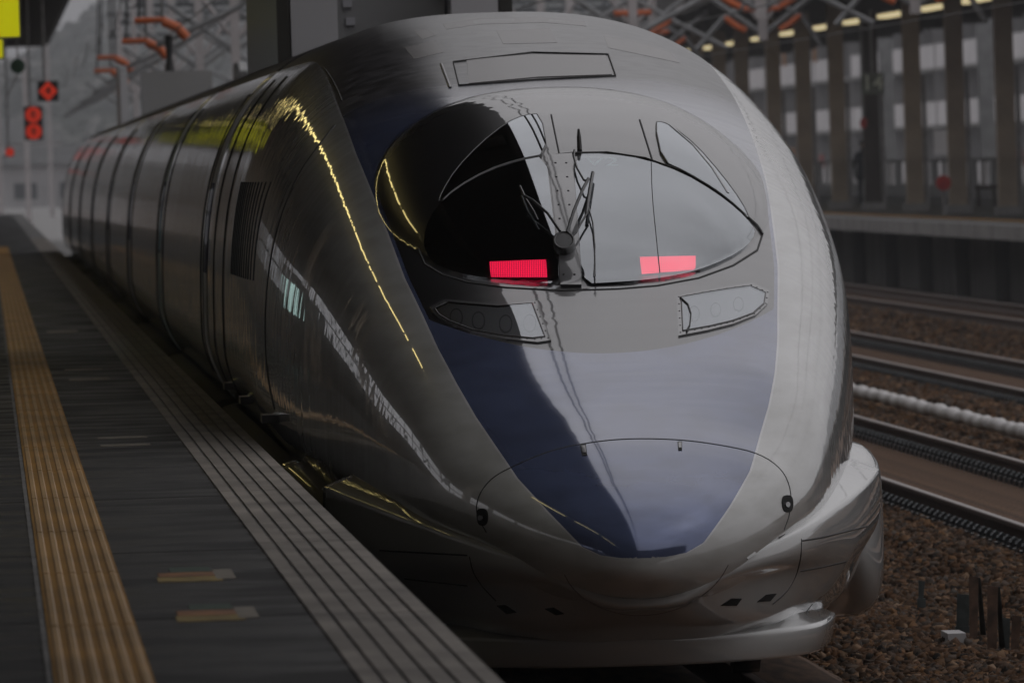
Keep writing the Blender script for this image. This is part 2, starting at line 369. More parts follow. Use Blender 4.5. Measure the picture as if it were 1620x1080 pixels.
def half_section(t):
    w_, zt, zm, zb, n = (g(k, t) for k in (W_, ZT_, ZM_, ZB_, N_))
    def arc(nn, h, cnt, up):
        ph = np.linspace(0, math.pi/2, 1500); x = w_*np.cos(ph)**(2/nn); z = h*np.sin(ph)**(2/nn)
        if up: x, z = x[::-1], z[::-1]
        s = np.concatenate([[0], np.cumsum(np.hypot(np.diff(x), np.diff(z)))]); q = np.linspace(0, s[-1], cnt)
        return np.interp(q, s, x), np.interp(q, s, z)
    xu, zu = arc(n, zt-zm, NU, True); xl, zl = arc(2.05, zm-zb, NL, False)
    x = np.concatenate([xu, xl[1:]]); z = np.concatenate([zm+zu, zm-zl[1:]])
    return x, z
def body_mesh(ts, name, nose):
    V = []; at = {k: [] for k in ('mv', 'mb', 'ms', 'mr')}
    for t in ts:
        x, z = half_section(t if nose else 27.0); m = len(x)
        X = np.concatenate([x, -x[-2:0:-1]]); Z = np.concatenate([z, z[-2:0:-1]])
        if nose: Z = Z + np.where(Z > g(ZM_, t), canopy_h(t, X), 0)
        V.append(np.stack([X, np.full_like(X, t), Z], 1))
        if nose:
            wv = np.interp(Z, UVZ[0], UVZ[1]); mv = np.where(Z > .765, wv-np.abs(X), -1)
            low = Z - (1.745+.23*X*X); e = canopy_e(t, X)
            mb = np.minimum(np.minimum(low, mv-.02 if t < 9 else mv-.02), np.where(t > 6.5, 1.03-e, 1))
            ms = np.where((t > 17) & (Z > 2.05) & (Z < 2.66), 1, -1)
            mr = np.clip((t-9.2)/2.0, 0, 1)*np.ones_like(X)
        else:
            mv = np.where(Z > 2.6, 1.142-np.abs(X), -1); mb = -np.ones_like(X); ms = np.where((Z > 2.05) & (Z < 2.66), 1, -1); mr = np.ones_like(X)
        for k, a in zip(('mv', 'mb', 'ms', 'mr'), (mv, mb, ms, mr)): at[k].append(a)
    nr = V[0].shape[0]; V = np.concatenate(V); fs = []
    for i in range(len(ts)-1):
        for j in range(nr):
            fs.append((i*nr+j, i*nr+(j+1) % nr, (i+1)*nr+(j+1) % nr, (i+1)*nr+j))
    fs.append(tuple(range(nr))[::-1]); fs.append(tuple((len(ts)-1)*nr+j for j in range(nr)))
    me = bpy.data.meshes.new(name); me.from_pydata(V.tolist(), [], fs); me.update()
    for k in at:
        a = me.attributes.new(k, 'FLOAT', 'POINT'); a.data.foreach_set('value', np.concatenate(at[k]).astype(np.float32))
    me.materials.append(M['train_paint']); sm = [True]*len(fs); sm[-1] = False; sm[-2] = False
    me.polygons.foreach_set('use_smooth', sm)
    return me, V, fs
train = thing('bullet_train', 'silver bullet train with long pointed nose, slate blue bonnet and two red lights', 'train', (CX, D0, 0))
TW = Vector((CX, D0, 0))
qs = np.concatenate([np.linspace(.012, .5, 34)[:-1], np.linspace(.5, 4.3, 250)[:-1], np.sqrt(np.linspace(4.3**2, 26.6, 12))])
body_me, BV, BF = body_mesh(list(qs**2), 'lead_car_body', True)
body = link('lead_car_body', body_me, train)
# following cars: same shell, 25 m each
car_me, _, _ = body_mesh(list(np.linspace(0, 24.4, 14)), 'car_body', False)
gang = MB()
x27, z27 = half_section(27.0); _p = [(x*.93, 2.0+(z-2.0)*.93) for x, z in zip(x27[::8], z27[::8])]; _p = _p + [(-x, z) for x, z in _p[::-1]][1:-1]
gang.prism(_p, 'y', 0, .75)
gang_me = gang.mesh('gangway_bellows', 'rubber')
for k in range(8):
    if k < 7:
        c = link('car_body', car_me, train); c.location = (0, 27.2+25*k, 0)
        gq = link('gangway_bellows', gang_me, train); gq.location = (0, 26.52+25*k if k == 0 else 26.55+25*k, 0)

# ---- surface lookup for details that sit on the shell
def make_surface(verts, faces):
    tris = []; 
    for f in faces:
        if len(f) == 4: tris += [(f[0], f[1], f[2]), (f[0], f[2], f[3])]
        elif len(f) == 3: tris.append(tuple(f))
    v = np.array(verts); t = np.array(tris); n = np.cross(v[t[:, 1]]-v[t[:, 0]], v[t[:, 2]]-v[t[:, 0]])
    vn = np.zeros_like(v)
    for k in range(3): np.add.at(vn, t[:, k], n)
    vn /= np.maximum(np.linalg.norm(vn, axis=1, keepdims=True), 1e-12)
    return dict(v=v, t=t, n=vn, bvh=BVHTree.FromPolygons([tuple(p) for p in v], [tuple(int(i) for i in q) for q in t]))
SURF = make_surface(BV, BF)
def cast(x, y, S=None):
    S = S or SURF; d = ray(x, y); o = EYE - TW
    loc, nrm, idx, dist = S['bvh'].ray_cast(o, d)
    if loc is None: return None
    a, b_, c = (Vector(S['v'][i]) for i in S['t'][idx]); na, nb, nc = (Vector(S['n'][i]) for i in S['t'][idx])
    v0, v1, v2 = b_-a, c-a, loc-a; d00, d01, d11, d20, d21 = v0.dot(v0), v0.dot(v1), v1.dot(v1), v2.dot(v0), v2.dot(v1)
    den = d00*d11-d01*d01
    if abs(den) < 1e-18: n = nrm
    else:
        q = (d11*d20-d01*d21)/den; r_ = (d00*d21-d01*d20)/den; n = (na*(1-q-r_)+nb*q+nc*r_).normalized()
    if n.dot(d) > 0: n = -n
    return loc, n
def densify(pts, step, closed):
    o = []; P = pts+[pts[0]] if closed else pts
    for a, b_ in zip(P[:-1], P[1:]):
        k = max(1, int(math.ceil(math.dist(a, b_)/step))); o += [(a[0]+(b_[0]-a[0])*i/k, a[1]+(b_[1]-a[1])*i/k) for i in range(k)]
    if not closed: o.append(P[-1])
    return o
def smooth_poly(pts, closed=False, it=2, keep=()):
    for _ in range(it):
        o = []; n = len(pts)
        for i in range(n if closed else n-1):
            a, b_ = pts[i], pts[(i+1) % n]
            o += [(a[0]*.75+b_[0]*.25, a[1]*.75+b_[1]*.25), (a[0]*.25+b_[0]*.75, a[1]*.25+b_[1]*.75)]
        if not closed: o = [pts[0]]+o+[pts[-1]]
        pts = o
    return pts
def inside(p, poly):
    c = False; n = len(poly)
    for i in range(n):
        (x1, y1), (x2, y2) = poly[i], poly[i-1]
        if (y1 > p[1]) != (y2 > p[1]) and p[0] < (x2-x1)*(p[1]-y1)/(y2-y1)+x1: c = not c
    return c
def patch(name, outline, mat, off=.006, rim=.012, step=7, parent=None, S=None, uv=False, hole=None):
    """a panel of real thickness lying on the shell, its outline given as photo positions"""
    ol = densify(outline, step, True); n = len(ol); V2 = [Vector(p) for p in ol]; E = [(i, (i+1) % n) for i in range(n)]
    hl = []
    if hole:
        hl = densify(hole, step, True); m = len(hl); V2 += [Vector(p) for p in hl]; E += [(n+i, n+(i+1) % m) for i in range(m)]
    xs = [p[0] for p in ol]; ys = [p[1] for p in ol]
    gy = min(ys)+step*.5
    while gy < max(ys):
        gx = min(xs)+step*.5
        while gx < max(xs):
            if inside((gx, gy), ol) and not (hole and inside((gx, gy), hl)) and min(math.dist((gx, gy), q) for q in ol+hl) > step*.45: V2.append(Vector((gx, gy)))
            gx += step
        gy += step
    vo, eo, fo, *_ = delaunay_2d_cdt(V2, E, [], 0, 1e-4)
    fo = [f for f in fo if inside(tuple(sum((vo[i] for i in f), Vector((0, 0)))/len(f)), ol) and not (hole and inside(tuple(sum((vo[i] for i in f), Vector((0, 0)))/len(f)), hl))]
    P = []; N = []; ok = []
    for p in vo:
        h = cast(p.x, p.y, S); ok.append(h is not None)
        P.append(h[0] if h else Vector((0, 0, 0))); N.append(h[1] if h else Vector((0, 0, 1)))
    fo = [f for f in fo if all(ok[i] for i in f)]
    V = [p+n_*off for p, n_ in zip(P, N)]; nv = len(V); faces = []
    for f in fo:
        a, b_, c = (V[i] for i in f[:3]); nn = (b_-a).cross(c-a)
        faces.append(tuple(f) if nn.dot(N[f[0]]) > 0 else tuple(f)[::-1])
    nsm = len(faces); cnt = {}
    for f in faces:
        for i in range(len(f)): cnt[(f[i], f[(i+1) % len(f)])] = 1
    bd = [e for e in cnt if (e[1], e[0]) not in cnt]; mp_ = {}
    for e in bd:
        for i in e:
            if i not in mp_:
                mp_[i] = len(V); V.append(V[i].copy()); V.append(P[i]-N[i]*rim); N += [N[i], N[i]]
    for a, b_ in bd: faces.append((mp_[b_], mp_[a], mp_[a]+1, mp_[b_]+1))
    me = bpy.data.meshes.new(name); me.from_pydata([tuple(v) for v in V], [], faces); me.update()
    me.materials.append(M[mat]); me.polygons.foreach_set('use_smooth', [i < nsm for i in range(len(faces))])
    if uv:
        x0, x1, y0, y1 = min(xs), max(xs), min(ys), max(ys); ul = me.uv_layers.new(name='UVMap')
        full = list(vo)+[Vector((x0, y0))]*(len(V)-len(vo))
        for lp in me.loops:
            p = full[lp.vertex_index]; ul.data[lp.index].uv = ((p[0]-x0)/(x1-x0), (p[1]-y0)/(y1-y0))
    nl = [tuple(n_) for n_ in N]
    if len(nl) == len(me.vertices) and nsm:
        cn = []
        for i, pl in enumerate(me.polygons):
            for li in pl.loop_indices:
                cn.append(nl[me.loops[li].vertex_index] if i < nsm else tuple(pl.normal))
        me.normals_split_custom_set(cn)
    return link(name, me, parent)
def ribbon(name, pts, width, mat, off=.003, parent=None, S=None, closed=False, step=6, depth=.006):
    """a narrow raised seam or gasket following the shell"""
    pl = densify(pts, step, closed); H = [cast(*p, S) for p in pl]; H = [h for h in H if h]
    if len(H) < 2: return None
    m = len(H); V = []; fs = []
    for i, (p, n) in enumerate(H):
        a = H[(i-1) % m][0] if (closed or i) else p; b_ = H[(i+1) % m][0] if (closed or i < m-1) else p
        tdir = (b_-a).normalized(); s_ = tdir.cross(n).normalized()*width*.5
        V += [tuple(p-s_-n*depth), tuple(p-s_*.85+n*off), tuple(p+s_*.85+n*off), tuple(p+s_-n*depth)]
    for i in range(m if closed else m-1):
        j = (i+1) % m
        if (H[i][0]-H[j][0]).length > .9: continue
        fs += [(4*i+k, 4*i+k+1, 4*j+k+1, 4*j+k) for k in range(3)]
    me = bpy.data.meshes.new(name); me.from_pydata(V, [], fs); me.update(); me.materials.append(M[mat])
    me.polygons.foreach_set('use_smooth', [True]*len(fs))
    return link(name, me, parent)

# ---- front skirt under the nose, with the shelf on each side
def loft(name, rings, mat, parent, closed=False, smooth=True, caps=True):
    V = [p for r_ in rings for p in r_]; k = len(rings[0]); fs = []
    for i in range(len(rings)-1):
        for j in range(k if closed else k-1):
            fs.append((i*k+j, i*k+(j+1) % k, (i+1)*k+(j+1) % k, (i+1)*k+j))
    if caps: fs += [tuple(range(k))[::-1], tuple((len(rings)-1)*k+j for j in range(k))]
    me = bpy.data.meshes.new(name); me.from_pydata([tuple(v) for v in V], [], fs); me.update()
    bm = bmesh.new(); bm.from_mesh(me); bmesh.ops.recalc_face_normals(bm, faces=bm.faces); bm.to_mesh(me); bm.free()
    me.materials.append(M[mat]); me.polygons.foreach_set('use_smooth', [smooth and len(p.vertices) == 4 for p in me.polygons])
    return link(name, me, parent), V, fs
su = [0, .2, .40, .82, 1.07, 1.27, 1.40, 1.47]; st = [.17, .195, .30, 1.0, 2.0, 3.0, 3.9, 4.5]
sp = np.linspace(0, 1, 46); _s = np.concatenate([[0], np.cumsum(np.hypot(np.diff(su), np.diff(st)))]); _s /= _s[-1]
PU = pchip(np.concatenate([-_s[::-1], _s[1:]]), [-v for v in su[::-1]]+su[1:], sp); PT = pchip(np.concatenate([-_s[::-1], _s[1:]]), st[::-1]+st[1:], sp)
_zu, _zz = [0, .12, .25, .40, .82, 1.07, 1.47], [.555, .56, .60, .70, .835, .92, 1.06]
ZTOP = pchip([-v for v in _zu[::-1]]+_zu[1:], _zz[::-1]+_zz[1:], PU)
rings = []
for sgn, idx in ((-1, range(len(sp)-1, 0, -1)), (1, range(len(sp)))):
    for i in idx:
        a, b_ = max(i-1, 0), min(i+1, len(sp)-1); tx, ty = PU[b_]-PU[a], PT[b_]-PT[a]
        if i == 0: tx, ty = 1, 0
        l = math.hypot(tx, ty); nx, ny = ty/l, -tx/l                  # outward in plan
        f = min(1, sp[i]*1.6); zt = ZTOP[i]
        prof = [(-.30, zt+.085*f+.02), (-.14, zt+.045*f+.012), (-.022, zt+.012), (-.006, zt+.004), (0, zt-.014), (.004, zt-.12*f-.03), (-.014, zt-.22*f-.04),
                (-.06-.03*f, zt-.36*f-.05), (-.06-.15*f, .42), (-.08-.22*f, .34), (-.10-.26*f, .27)]
        shf = np.array([0, 0, 0, 0, 0, 0, .02, .10, .34, .62, .85])*(1-f)
        pr = np.array(prof); sseg = np.concatenate([[0], np.cumsum(np.hypot(np.diff(pr[:, 0]), np.diff(pr[:, 1])))])
        qq = np.unique(np.concatenate([np.linspace(0, 1, 40), np.interp([2, 2.5, 3, 3.5, 4], np.arange(11), sseg)/sseg[-1]]))*sseg[-1]; qq = np.interp(np.linspace(0, 1, 46), np.linspace(0, 1, len(qq)), qq)
        oo = pchip(sseg, pr[:, 0], qq); zz = pchip(sseg, pr[:, 1], qq); sh_ = pchip(sseg, shf, qq)
        rings.append([Vector((sgn*(PU[i]+nx*o_), PT[i]+ny*o_+h_, z_)) for o_, z_, h_ in zip(oo, zz, sh_)])
skirt, SV, SF = loft('front_skirt', rings, 'skirt_grey', train, caps=False)
sol = skirt.modifiers.new('thickness', 'SOLIDIFY'); sol.thickness = .02; sol.offset = -1
SKS = make_surface([tuple(v) for v in SV], SF)
COMB = make_surface([tuple(v) for v in BV]+[tuple(v) for v in SV], BF[:-2]+[tuple(i+len(BV) for i in f) for f in SF])
# snow plough lip
rings = []
_pu = [0, .2, .42, .75, .93, 1.03, 1.10]; _pt = [.95, .97, 1.06, 1.48, 2.05, 2.8, 3.6]
_ps = np.concatenate([[0], np.cumsum(np.hypot(np.diff(_pu), np.diff(_pt)))]); _q = np.linspace(-_ps[-1], _ps[-1], 81); _s2 = np.concatenate([-_ps[::-1], _ps[1:]])
XU = pchip(_s2, [-v for v in _pu[::-1]]+_pu[1:], _q); XT = pchip(_s2, _pt[::-1]+_pt[1:], _q)
for i in range(len(_q)):
    a, b_ = max(i-1, 0), min(i+1, len(_q)-1); nx, ny = XT[b_]-XT[a], -(XU[b_]-XU[a]); l = math.hypot(nx, ny); nx /= l; ny /= l
    pr = [(-.16, .52), (-.12, .46), (-.075, .41), (-.02, .375), (.035, .355), (.055, .345), (.060, .33), (.035, .215), (.02, .20), (-.15, .20)]
    rings.append([Vector((XU[i]+nx*o_, XT[i]+ny*o_, z_)) for o_, z_ in pr])
plough, PV, PF = loft('snow_plough', rings, 'skirt_grey', train, caps=True)
# lower side skirts with rounded front, both sides, full length of lead car
def side_skirt(sgn, t0, t1, round_front):
    rings = []; ts = np.concatenate([t0+np.linspace(0, 1.6, 22)**1.0, [t1]]) if round_front else np.linspace(t0, t1, 2)
    for t in ts:
        f = 1.0
        if round_front: f = math.sqrt(max(0, 1-max(0, 1-(t-t0)/1.6)**2.0))
        zc = .78; pr = [(1.35, 1.14), (1.52, 1.14), (1.61, 1.12), (1.66, 1.07),
              ] if round_front else [(1.35, 1.16), (1.55, 1.165), (1.635, 1.15), (1.668, 1.12),
              ]
        pr = pr + [ (1.695, 1.0), (1.705, .75), (1.70, .45), (1.66, .25), (1.55, .17), (1.3, .16)]
        pr = np.array(pr); s_ = np.concatenate([[0], np.cumsum(np.hypot(np.diff(pr[:, 0]), np.diff(pr[:, 1])))]); q = np.linspace(0, s_[-1], 26)
        a, b_ = pchip(s_, pr[:, 0], q), pchip(s_, pr[:, 1], q)
        rings.append([Vector((sgn*(1.30+(x-1.30)*(.25+.75*f)), t, zc+(z-zc)*(.12+.88*f) if z < zc else zc+(z-zc)*(.35+.65*f))) for x, z in zip(a, b_)])
    return rings
for sgn in (-1, 1):
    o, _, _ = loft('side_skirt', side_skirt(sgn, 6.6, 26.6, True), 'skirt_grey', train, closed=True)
    o.data.materials.append(M['skirt_shaded'])
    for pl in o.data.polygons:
        if pl.center.z > 1.04 and pl.center.y > 8: pl.material_index = 1  # shade on the ledge top, put in as a darker colour
skm = {}
for sgn in (-1, 1):
    for k in range(7):
        if sgn not in skm:
            o, _, _ = loft('side_skirt', side_skirt(sgn, 0, 24.4, False), 'skirt_shaded', train, closed=True); skm[sgn] = o.data  # rear skirts coloured dark to stand in for canopy shade
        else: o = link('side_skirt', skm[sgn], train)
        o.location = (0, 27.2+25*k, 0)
# underfloor and wheels
b_ = MB().box(-.75, .75, 3.2, 200, .35, .62); b_.obj('underframe', 'black_metal', train)
def wheel_pair(t):
    m = MB().bar((-.85, t, .43), (.85, t, .43), .09, 12)
    for s_ in (-1, 1): m.bar((s_*.68, t, .43), (s_*.82, t, .43), .43, 28)
    m.obj('wheelset', 'black_metal', train)
for t in (4.9, 7.4, 22.0, 24.5): wheel_pair(t)

# ---- glazing
PL = [(864, 250), (820, 258), (770, 275), (722, 302), (690, 332), (675, 362), (672, 392), (684, 418), (720, 434), (770, 443), (830, 449), (885, 452), (882, 400), (872, 320)]
PR = [(907, 247), (960, 246), (1020, 255), (1080, 277), (1130, 307), (1165, 334), (1188, 358), (1193, 371), (1180, 392), (1150, 412), (1100, 432), (1040, 444), (980, 449), (922, 452), (918, 400), (912, 320)]
WL = [(856, 183), (867, 246), (820, 255), (772, 271), (724, 298), (694, 325), (700, 306), (722, 270), (760, 230), (800, 198), (830, 185)]
WR = [(1035, 196), (1048, 258), (1084, 274), (1132, 303), (1166, 330), (1186, 352), (1172, 322), (1140, 278), (1100, 232), (1066, 205), (1048, 196)]
def round_corners(P): return smooth_poly(P, True, 1)
for nm, P in (('windscreen', PL), ('windscreen', PR), ('quarter_window', WL), ('quarter_window', WR)):
    P = round_corners(P); gl = patch(nm, P, 'cab_glass', .012, .0, 8, train)
    if nm == 'quarter_window': ribbon('gasket', P, .007, 'rubber', .0135, gl, closed=True)
ribbon('window_divider', [(1060, 202), (1095, 232), (1125, 268), (1150, 308)], .016, 'frame_grey', .0145, train)
post = patch('windscreen_post', [(866, 249), (905, 246), (911, 320), (917, 400), (920, 454), (887, 454), (884, 400), (875, 320)], 'frame_grey', .015, .0, 7, train)
for x0, y0 in [(x, y) for y in range(262, 450, 22) for x in (878+(y-250)*.075, 895+(y-250)*.075)]:
    if 360 < y0 < 420: continue
    h = cast(x0, y0)
    MB().bar(h[0]+h[1]*.015, h[0]+h[1]*.018, .006, 6).obj('bolt', 'seam_dark', post)
ribbon('cab_seam', [(868, 250), (880, 247), (905, 244), (960, 243), (1020, 252), (1080, 273), (1132, 303), (1170, 334), (1197, 358), (1206, 372)], .006, 'rubber', .0128, train)
ribbon('cab_seam', [(1206, 372), (1198, 396), (1160, 420), (1105, 440), (1040, 452), (980, 457), (890, 460), (800, 455), (740, 447), (700, 435), (672, 418), (662, 395)], .012, 'seam_dark', .004, train)
ribbon('cab_seam', [(872, 182), (886, 250)], .01, 'seam_dark', .004, train)
ribbon('cab_seam', [(1012, 190), (1032, 254)], .01, 'seam_dark', .004, train)
ribbon('pane_line', smooth_poly([(1030, 260), (1031, 310), (1038, 380), (1044, 442)]), .005, 'seam_dark', .0135, train)  # thin dark line down the right pane
# red lights behind the glass
for P in ([(775, 415), (864, 412), (866, 440), (777, 440)], [(1012, 408), (1100, 406), (1100, 428), (1015, 435)]):
    hs_ = patch('tail_light', [(P[0][0]-5, P[0][1]-4), (P[1][0]+7, P[1][1]-4), (P[2][0]+8, P[2][1]+2), (P[3][0]-5, P[3][1]+1)], 'seam_dark', .003, .0, 8, train)
    patch('led_panel', P, 'tail_led', .006, .0, 8, hs_, uv=True)
# headlights
HL = [(680, 487), (704, 475), (735, 478), (790, 483), (850, 478), (872, 540), (850, 543), (800, 538), (745, 527), (706, 511), (688, 499)]
HR = [(1070, 470), (1110, 462), (1150, 455), (1190, 449), (1217, 462), (1214, 482), (1195, 500), (1160, 514), (1120, 524), (1073, 533)]
def shrink(P, k):
    cx, cy = sum(p[0] for p in P)/len(P), sum(p[1] for p in P)/len(P)
    return [(cx+(x-cx)*k, cy+(y-cy)*(k-.06)) for x, y in P]
for P, lamps in ((HL, [(722, 503, 15), (757, 508, 15), (800, 513, 15), (838, 512, 15)]), (HR, [(1098, 497, 13), (1132, 491, 12), (1168, 482, 12)])):
    fr_ = patch('headlight', P, 'frame_grey', .008, .0, 6, train, hole=shrink(P, .9))
    rc = patch('lamp_recess', shrink(P, .93), 'lamp_white', .0015, .0, 8, fr_)
    for x, y, r_ in lamps:
        for rr, mm, of in ((1.0, 'roof_gear', .003), (.8, 'lamp_white', .005)):
            patch('reflector_bowl', [(x+r_*rr*.72*math.cos(a), y+r_*rr*math.sin(a)) for a in np.linspace(0, 2*math.pi, 17)[:-1]], mm, of, .0, 6, fr_)
    ln = patch('lens', shrink(P, .91), 'lens_glass', .011, .0, 7, fr_)
    ribbon('gasket', shrink(P, .905), .008, 'rubber', .0125, fr_, closed=True)
    ol = densify(shrink(P, .955), 13, True); mbb = MB()
    for x, y in ol:
        h = cast(x, y); mbb.bar(h[0]+h[1]*.008, h[0]+h[1]*.010, .0042, 6)
    bo = mbb.obj('bolt', 'seam_dark', fr_); bo['kind'] = 'stuff'
ribbon('lamp_arc', [(1076, 474), (1088, 485), (1093, 500), (1091, 518), (1086, 528)], .008, 'seam_dark', .017, train)
# wipers
def off_pts(pts):
    o = []
    for x, y, d in pts:
        h = cast(x, y); o.append(h[0]+h[1]*d)
    return o
wp = MB().tube(off_pts([(887, 380, .05), (868, 357, .07), (845, 338, .075), (833, 330, .07)]), .0075).obj('wiper', 'black_metal', train)
MB().tube(off_pts([(824, 306, .04), (833, 327, .045), (846, 348, .045), (852, 360, .04)]), .007).obj('wiper_blade', 'rubber', wp)
wp = MB().tube(off_pts([(898, 382, .05), (908, 355, .07), (922, 322, .075), (931, 300, .06)]), .009).obj('wiper', 'black_metal', train)
MB().tube(off_pts([(938, 286, .045), (934, 310, .05), (930, 335, .05), (928, 352, .045)]), .010).obj('wiper_blade', 'rubber', wp)
MB().tube(off_pts([(930, 350, .05), (918, 370, .05), (912, 382, .05), (900, 392, .045)]), .006).obj('wiper_link', 'black_metal', wp)
MB().tube(off_pts([(909, 249, .04), (908, 262, .05), (913, 280, .05), (924, 302, .06), (930, 304, .06)]), .006).obj('washer_hose', 'rubber', wp)
MB().tube(off_pts([(931, 340, .045), (938, 365, .045), (941, 400, .045), (941, 430, .045), (940, 449, .04)]), .0045).obj('washer_hose', 'rubber', wp)
pv = patch('wiper_pivot', [(893+15*math.cos(a), 394+13*math.sin(a)) for a in np.linspace(0, 2*math.pi, 19)[:-1]], 'black_metal', .05, .0, 5, train)
ribbon('pivot_ring', [(893+15*math.cos(a), 394+13*math.sin(a)) for a in np.linspace(0, 2*math.pi, 19)[:-1]], .014, 'black_metal', .054, pv, closed=True)
h = cast(917, 238); MB().tube([h[0], h[0]+Vector((0, .03, .07)), h[0]+Vector((0, .05, .115))], [.014, .012, .006]).obj('antenna', 'black_metal', train)
# set number inside the windscreen
fc = bpy.data.curves.new('set_number', 'FONT'); fc.body = 'V2'; fc.size = 1; tmp = bpy.data.objects.new('tmp', fc); COL.objects.link(tmp)
bpy.context.view_layer.update(); dg = bpy.context.evaluated_depsgraph_get(); tm = bpy.data.meshes.new_from_object(tmp.evaluated_get(dg))
bpy.data.objects.remove(tmp)
bm = bmesh.new(); bm.from_mesh(tm); bmesh.ops.triangulate(bm, faces=bm.faces); bmesh.ops.subdivide_edges(bm, edges=bm.edges, cuts=2, use_grid_fill=True)
xs = [v.co.x for v in bm.verts]; ys = [v.co.y for v in bm.verts]; x0, x1, y0, y1 = min(xs), max(xs), min(ys), max(ys)
for v in bm.verts:
    h = cast(926+(v.co.x-x0)/(x1-x0)*52, 265-(v.co.y-y0)/(y1-y0)*13); v.co = h[0]+h[1]*.0095
bm.to_mesh(tm); bm.free(); tm.materials.append(M['text_pale']); link('set_number', tm, train)

# ---- seams and small fittings on the shell
ribbon('nose_seam', smooth_poly([(770, 842), (752, 812), (757, 782), (778, 755), (812, 737), (870, 712), (940, 698), (1000, 693), (1080, 695), (1150, 705), (1202, 717), (1238, 742), (1252, 775), (1250, 812), (1240, 838)]), .010, 'seam_dark', .002, train)
ribbon('nose_seam', smooth_poly([(893, 908), (905, 930), (935, 955), (980, 971), (1020, 974), (1070, 965), (1115, 940), (1140, 915), (1152, 893)]), .007, 'patch_light', .002, train, COMB)
for P in ([(918, 704), (927, 703), (929, 720), (921, 721)], [(1072, 699), (1079, 699), (1079, 712), (1073, 712)]):
    q = patch('latch_cover', P, 'seam_dark', .004, .0, 6, train); patch('latch_tongue', shrink(P, .72), 'frame_grey', .008, .0, 6, q)
for cx_, cy_ in ((763, 818), (1245, 797)):
    ob = patch('marker_recess', smooth_poly([(cx_-9, cy_-12), (cx_+2, cy_-15), (cx_+9, cy_-10), (cx_+9, cy_+8), (cx_+3, cy_+14), (cx_-7, cy_+11)], True), 'recess', .004, .0, 5, train)
    patch('marker_lens', [(cx_-1+3.5*math.cos(a), cy_+1+4.2*math.sin(a)) for a in np.linspace(0, 2*math.pi, 13)[:-1]], 'frame_grey', .010, .0, 4, ob)
for P in ([(1140, 957), (1157, 946), (1173, 946), (1165, 957)], [(1198, 951), (1212, 940), (1228, 938), (1218, 950)], [(786, 957), (800, 956), (818, 968), (802, 970)], [(862, 962), (876, 960), (893, 970), (880, 972)]):
    patch('air_inlet', P, 'recess', .004, .0, 5, train, SKS)
for P in ([(1219, 843), (1238, 832), (1250, 838), (1232, 851)], [(1172, 878), (1185, 871), (1195, 876), (1180, 885)], [(770, 838), (783, 843), (792, 853), (778, 850)], [(848, 888), (862, 892), (872, 903), (857, 899)]):
    q = patch('hinge', P, 'skirt_grey', .014, .0, 5, train, SKS); ribbon('hinge_edge', P, .008, 'seam_dark', .004, q, SKS, closed=True)
for P in ([(1268, 852), (1267, 885), (1258, 915), (1243, 938), (1222, 955)], [(1268, 855), (1300, 850), (1340, 840), (1372, 832)], [(1266, 903), (1300, 897), (1338, 888)], [(1285, 955), (1272, 972), (1266, 985), (1270, 1000)], [(743, 880), (748, 905), (765, 930), (785, 950)], [(600, 870), (740, 878)], [(640, 915), (740, 926)]):
    ribbon('skirt_seam', smooth_poly(P), .010, 'seam_dark', .002, train, SKS)
# cab door and body joints on the platform side
ribbon('door_seam', smooth_poly([(528, 200), (500, 235), (472, 275), (452, 320), (437, 365), (426, 420), (420, 480), (419, 540), (424, 600), (434, 645)]), .03, 'seam_dark', .004, train)
ribbon('body_joint', smooth_poly([(512, 108), (522, 120), (532, 138), (541, 160)]), .012, 'seam_dark', .003, train)
def hoop(t, width, mat, z0=1.25, z1=3.35, sides=(-1,)):
    """flat band round the shell at distance t from the nose"""
    x, z = half_section(min(t, 27)); sel = [(a, c) for a, c in zip(x, z) if z0 < c < z1]
    for s_ in sides:
        V = []; fs = []
        for i, (a, c) in enumerate(sel):
            p0 = sel[max(i-1, 0)]; p1 = sel[min(i+1, len(sel)-1)]; nx, nz = (p0[1]-p1[1]), (p1[0]-p0[0]); l = math.hypot(nx, nz) or 1
            nx, nz = nx/l, nz/l
            for dt, of in ((-width/2, -.004), (-width/2, .006), (width/2, .006), (width/2, -.004)): V.append((s_*(a+nx*of), t+dt, c+nz*of))
        for i in range(len(sel)-1): fs += [(4*i+k, 4*i+k+1, 4*i+5+k, 4*i+4+k) for k in range(3)]
        me = bpy.data.meshes.new('door_seam'); me.from_pydata(V, [], fs); me.update(); me.materials.append(M[mat]); link('door_seam', me, train)
hoop(24.2, .10, 'seam_dark'); hoop(20.6, .05, 'seam_dark')
for k in range(7):
    hoop(27.2+25*k+1.2, .06, 'seam_dark', 1.3, 3.3); hoop(27.2+25*k+2.4, .06, 'seam_dark', 1.3, 3.3); hoop(27.2+25*k+23.2, .06, 'seam_dark', 1.3, 3.3)
# machine room louvre: upright slats
for i in range(12):
    t = 11.9+i*.52; x, z = half_section(t); m = MB(); zz = np.linspace(2.10, 2.67, 8); uu = np.interp(-zz, -z[:NU], x[:NU])
    for a in range(7):
        n0 = len(m.v)
        for q in (a, a+1):
            for dt in (0, .17):
                m.v += [(-uu[q]-.004, t+dt, zz[q]), (-uu[q]+.03, t+dt, zz[q])]
        m.f += [(n0, n0+2, n0+6, n0+4), (n0+1, n0+5, n0+7, n0+3), (n0, n0+4, n0+5, n0+1), (n0+2, n0+3, n0+7, n0+6)]
    m.obj('louvre_slat', 'seam_dark', train)
# door steps
for t in (9.0, 15.4, 21):
    MB().box(-1.69, -1.5, t, t+.55, 1.325, 1.37).obj('door_step', 'frame_grey', train)
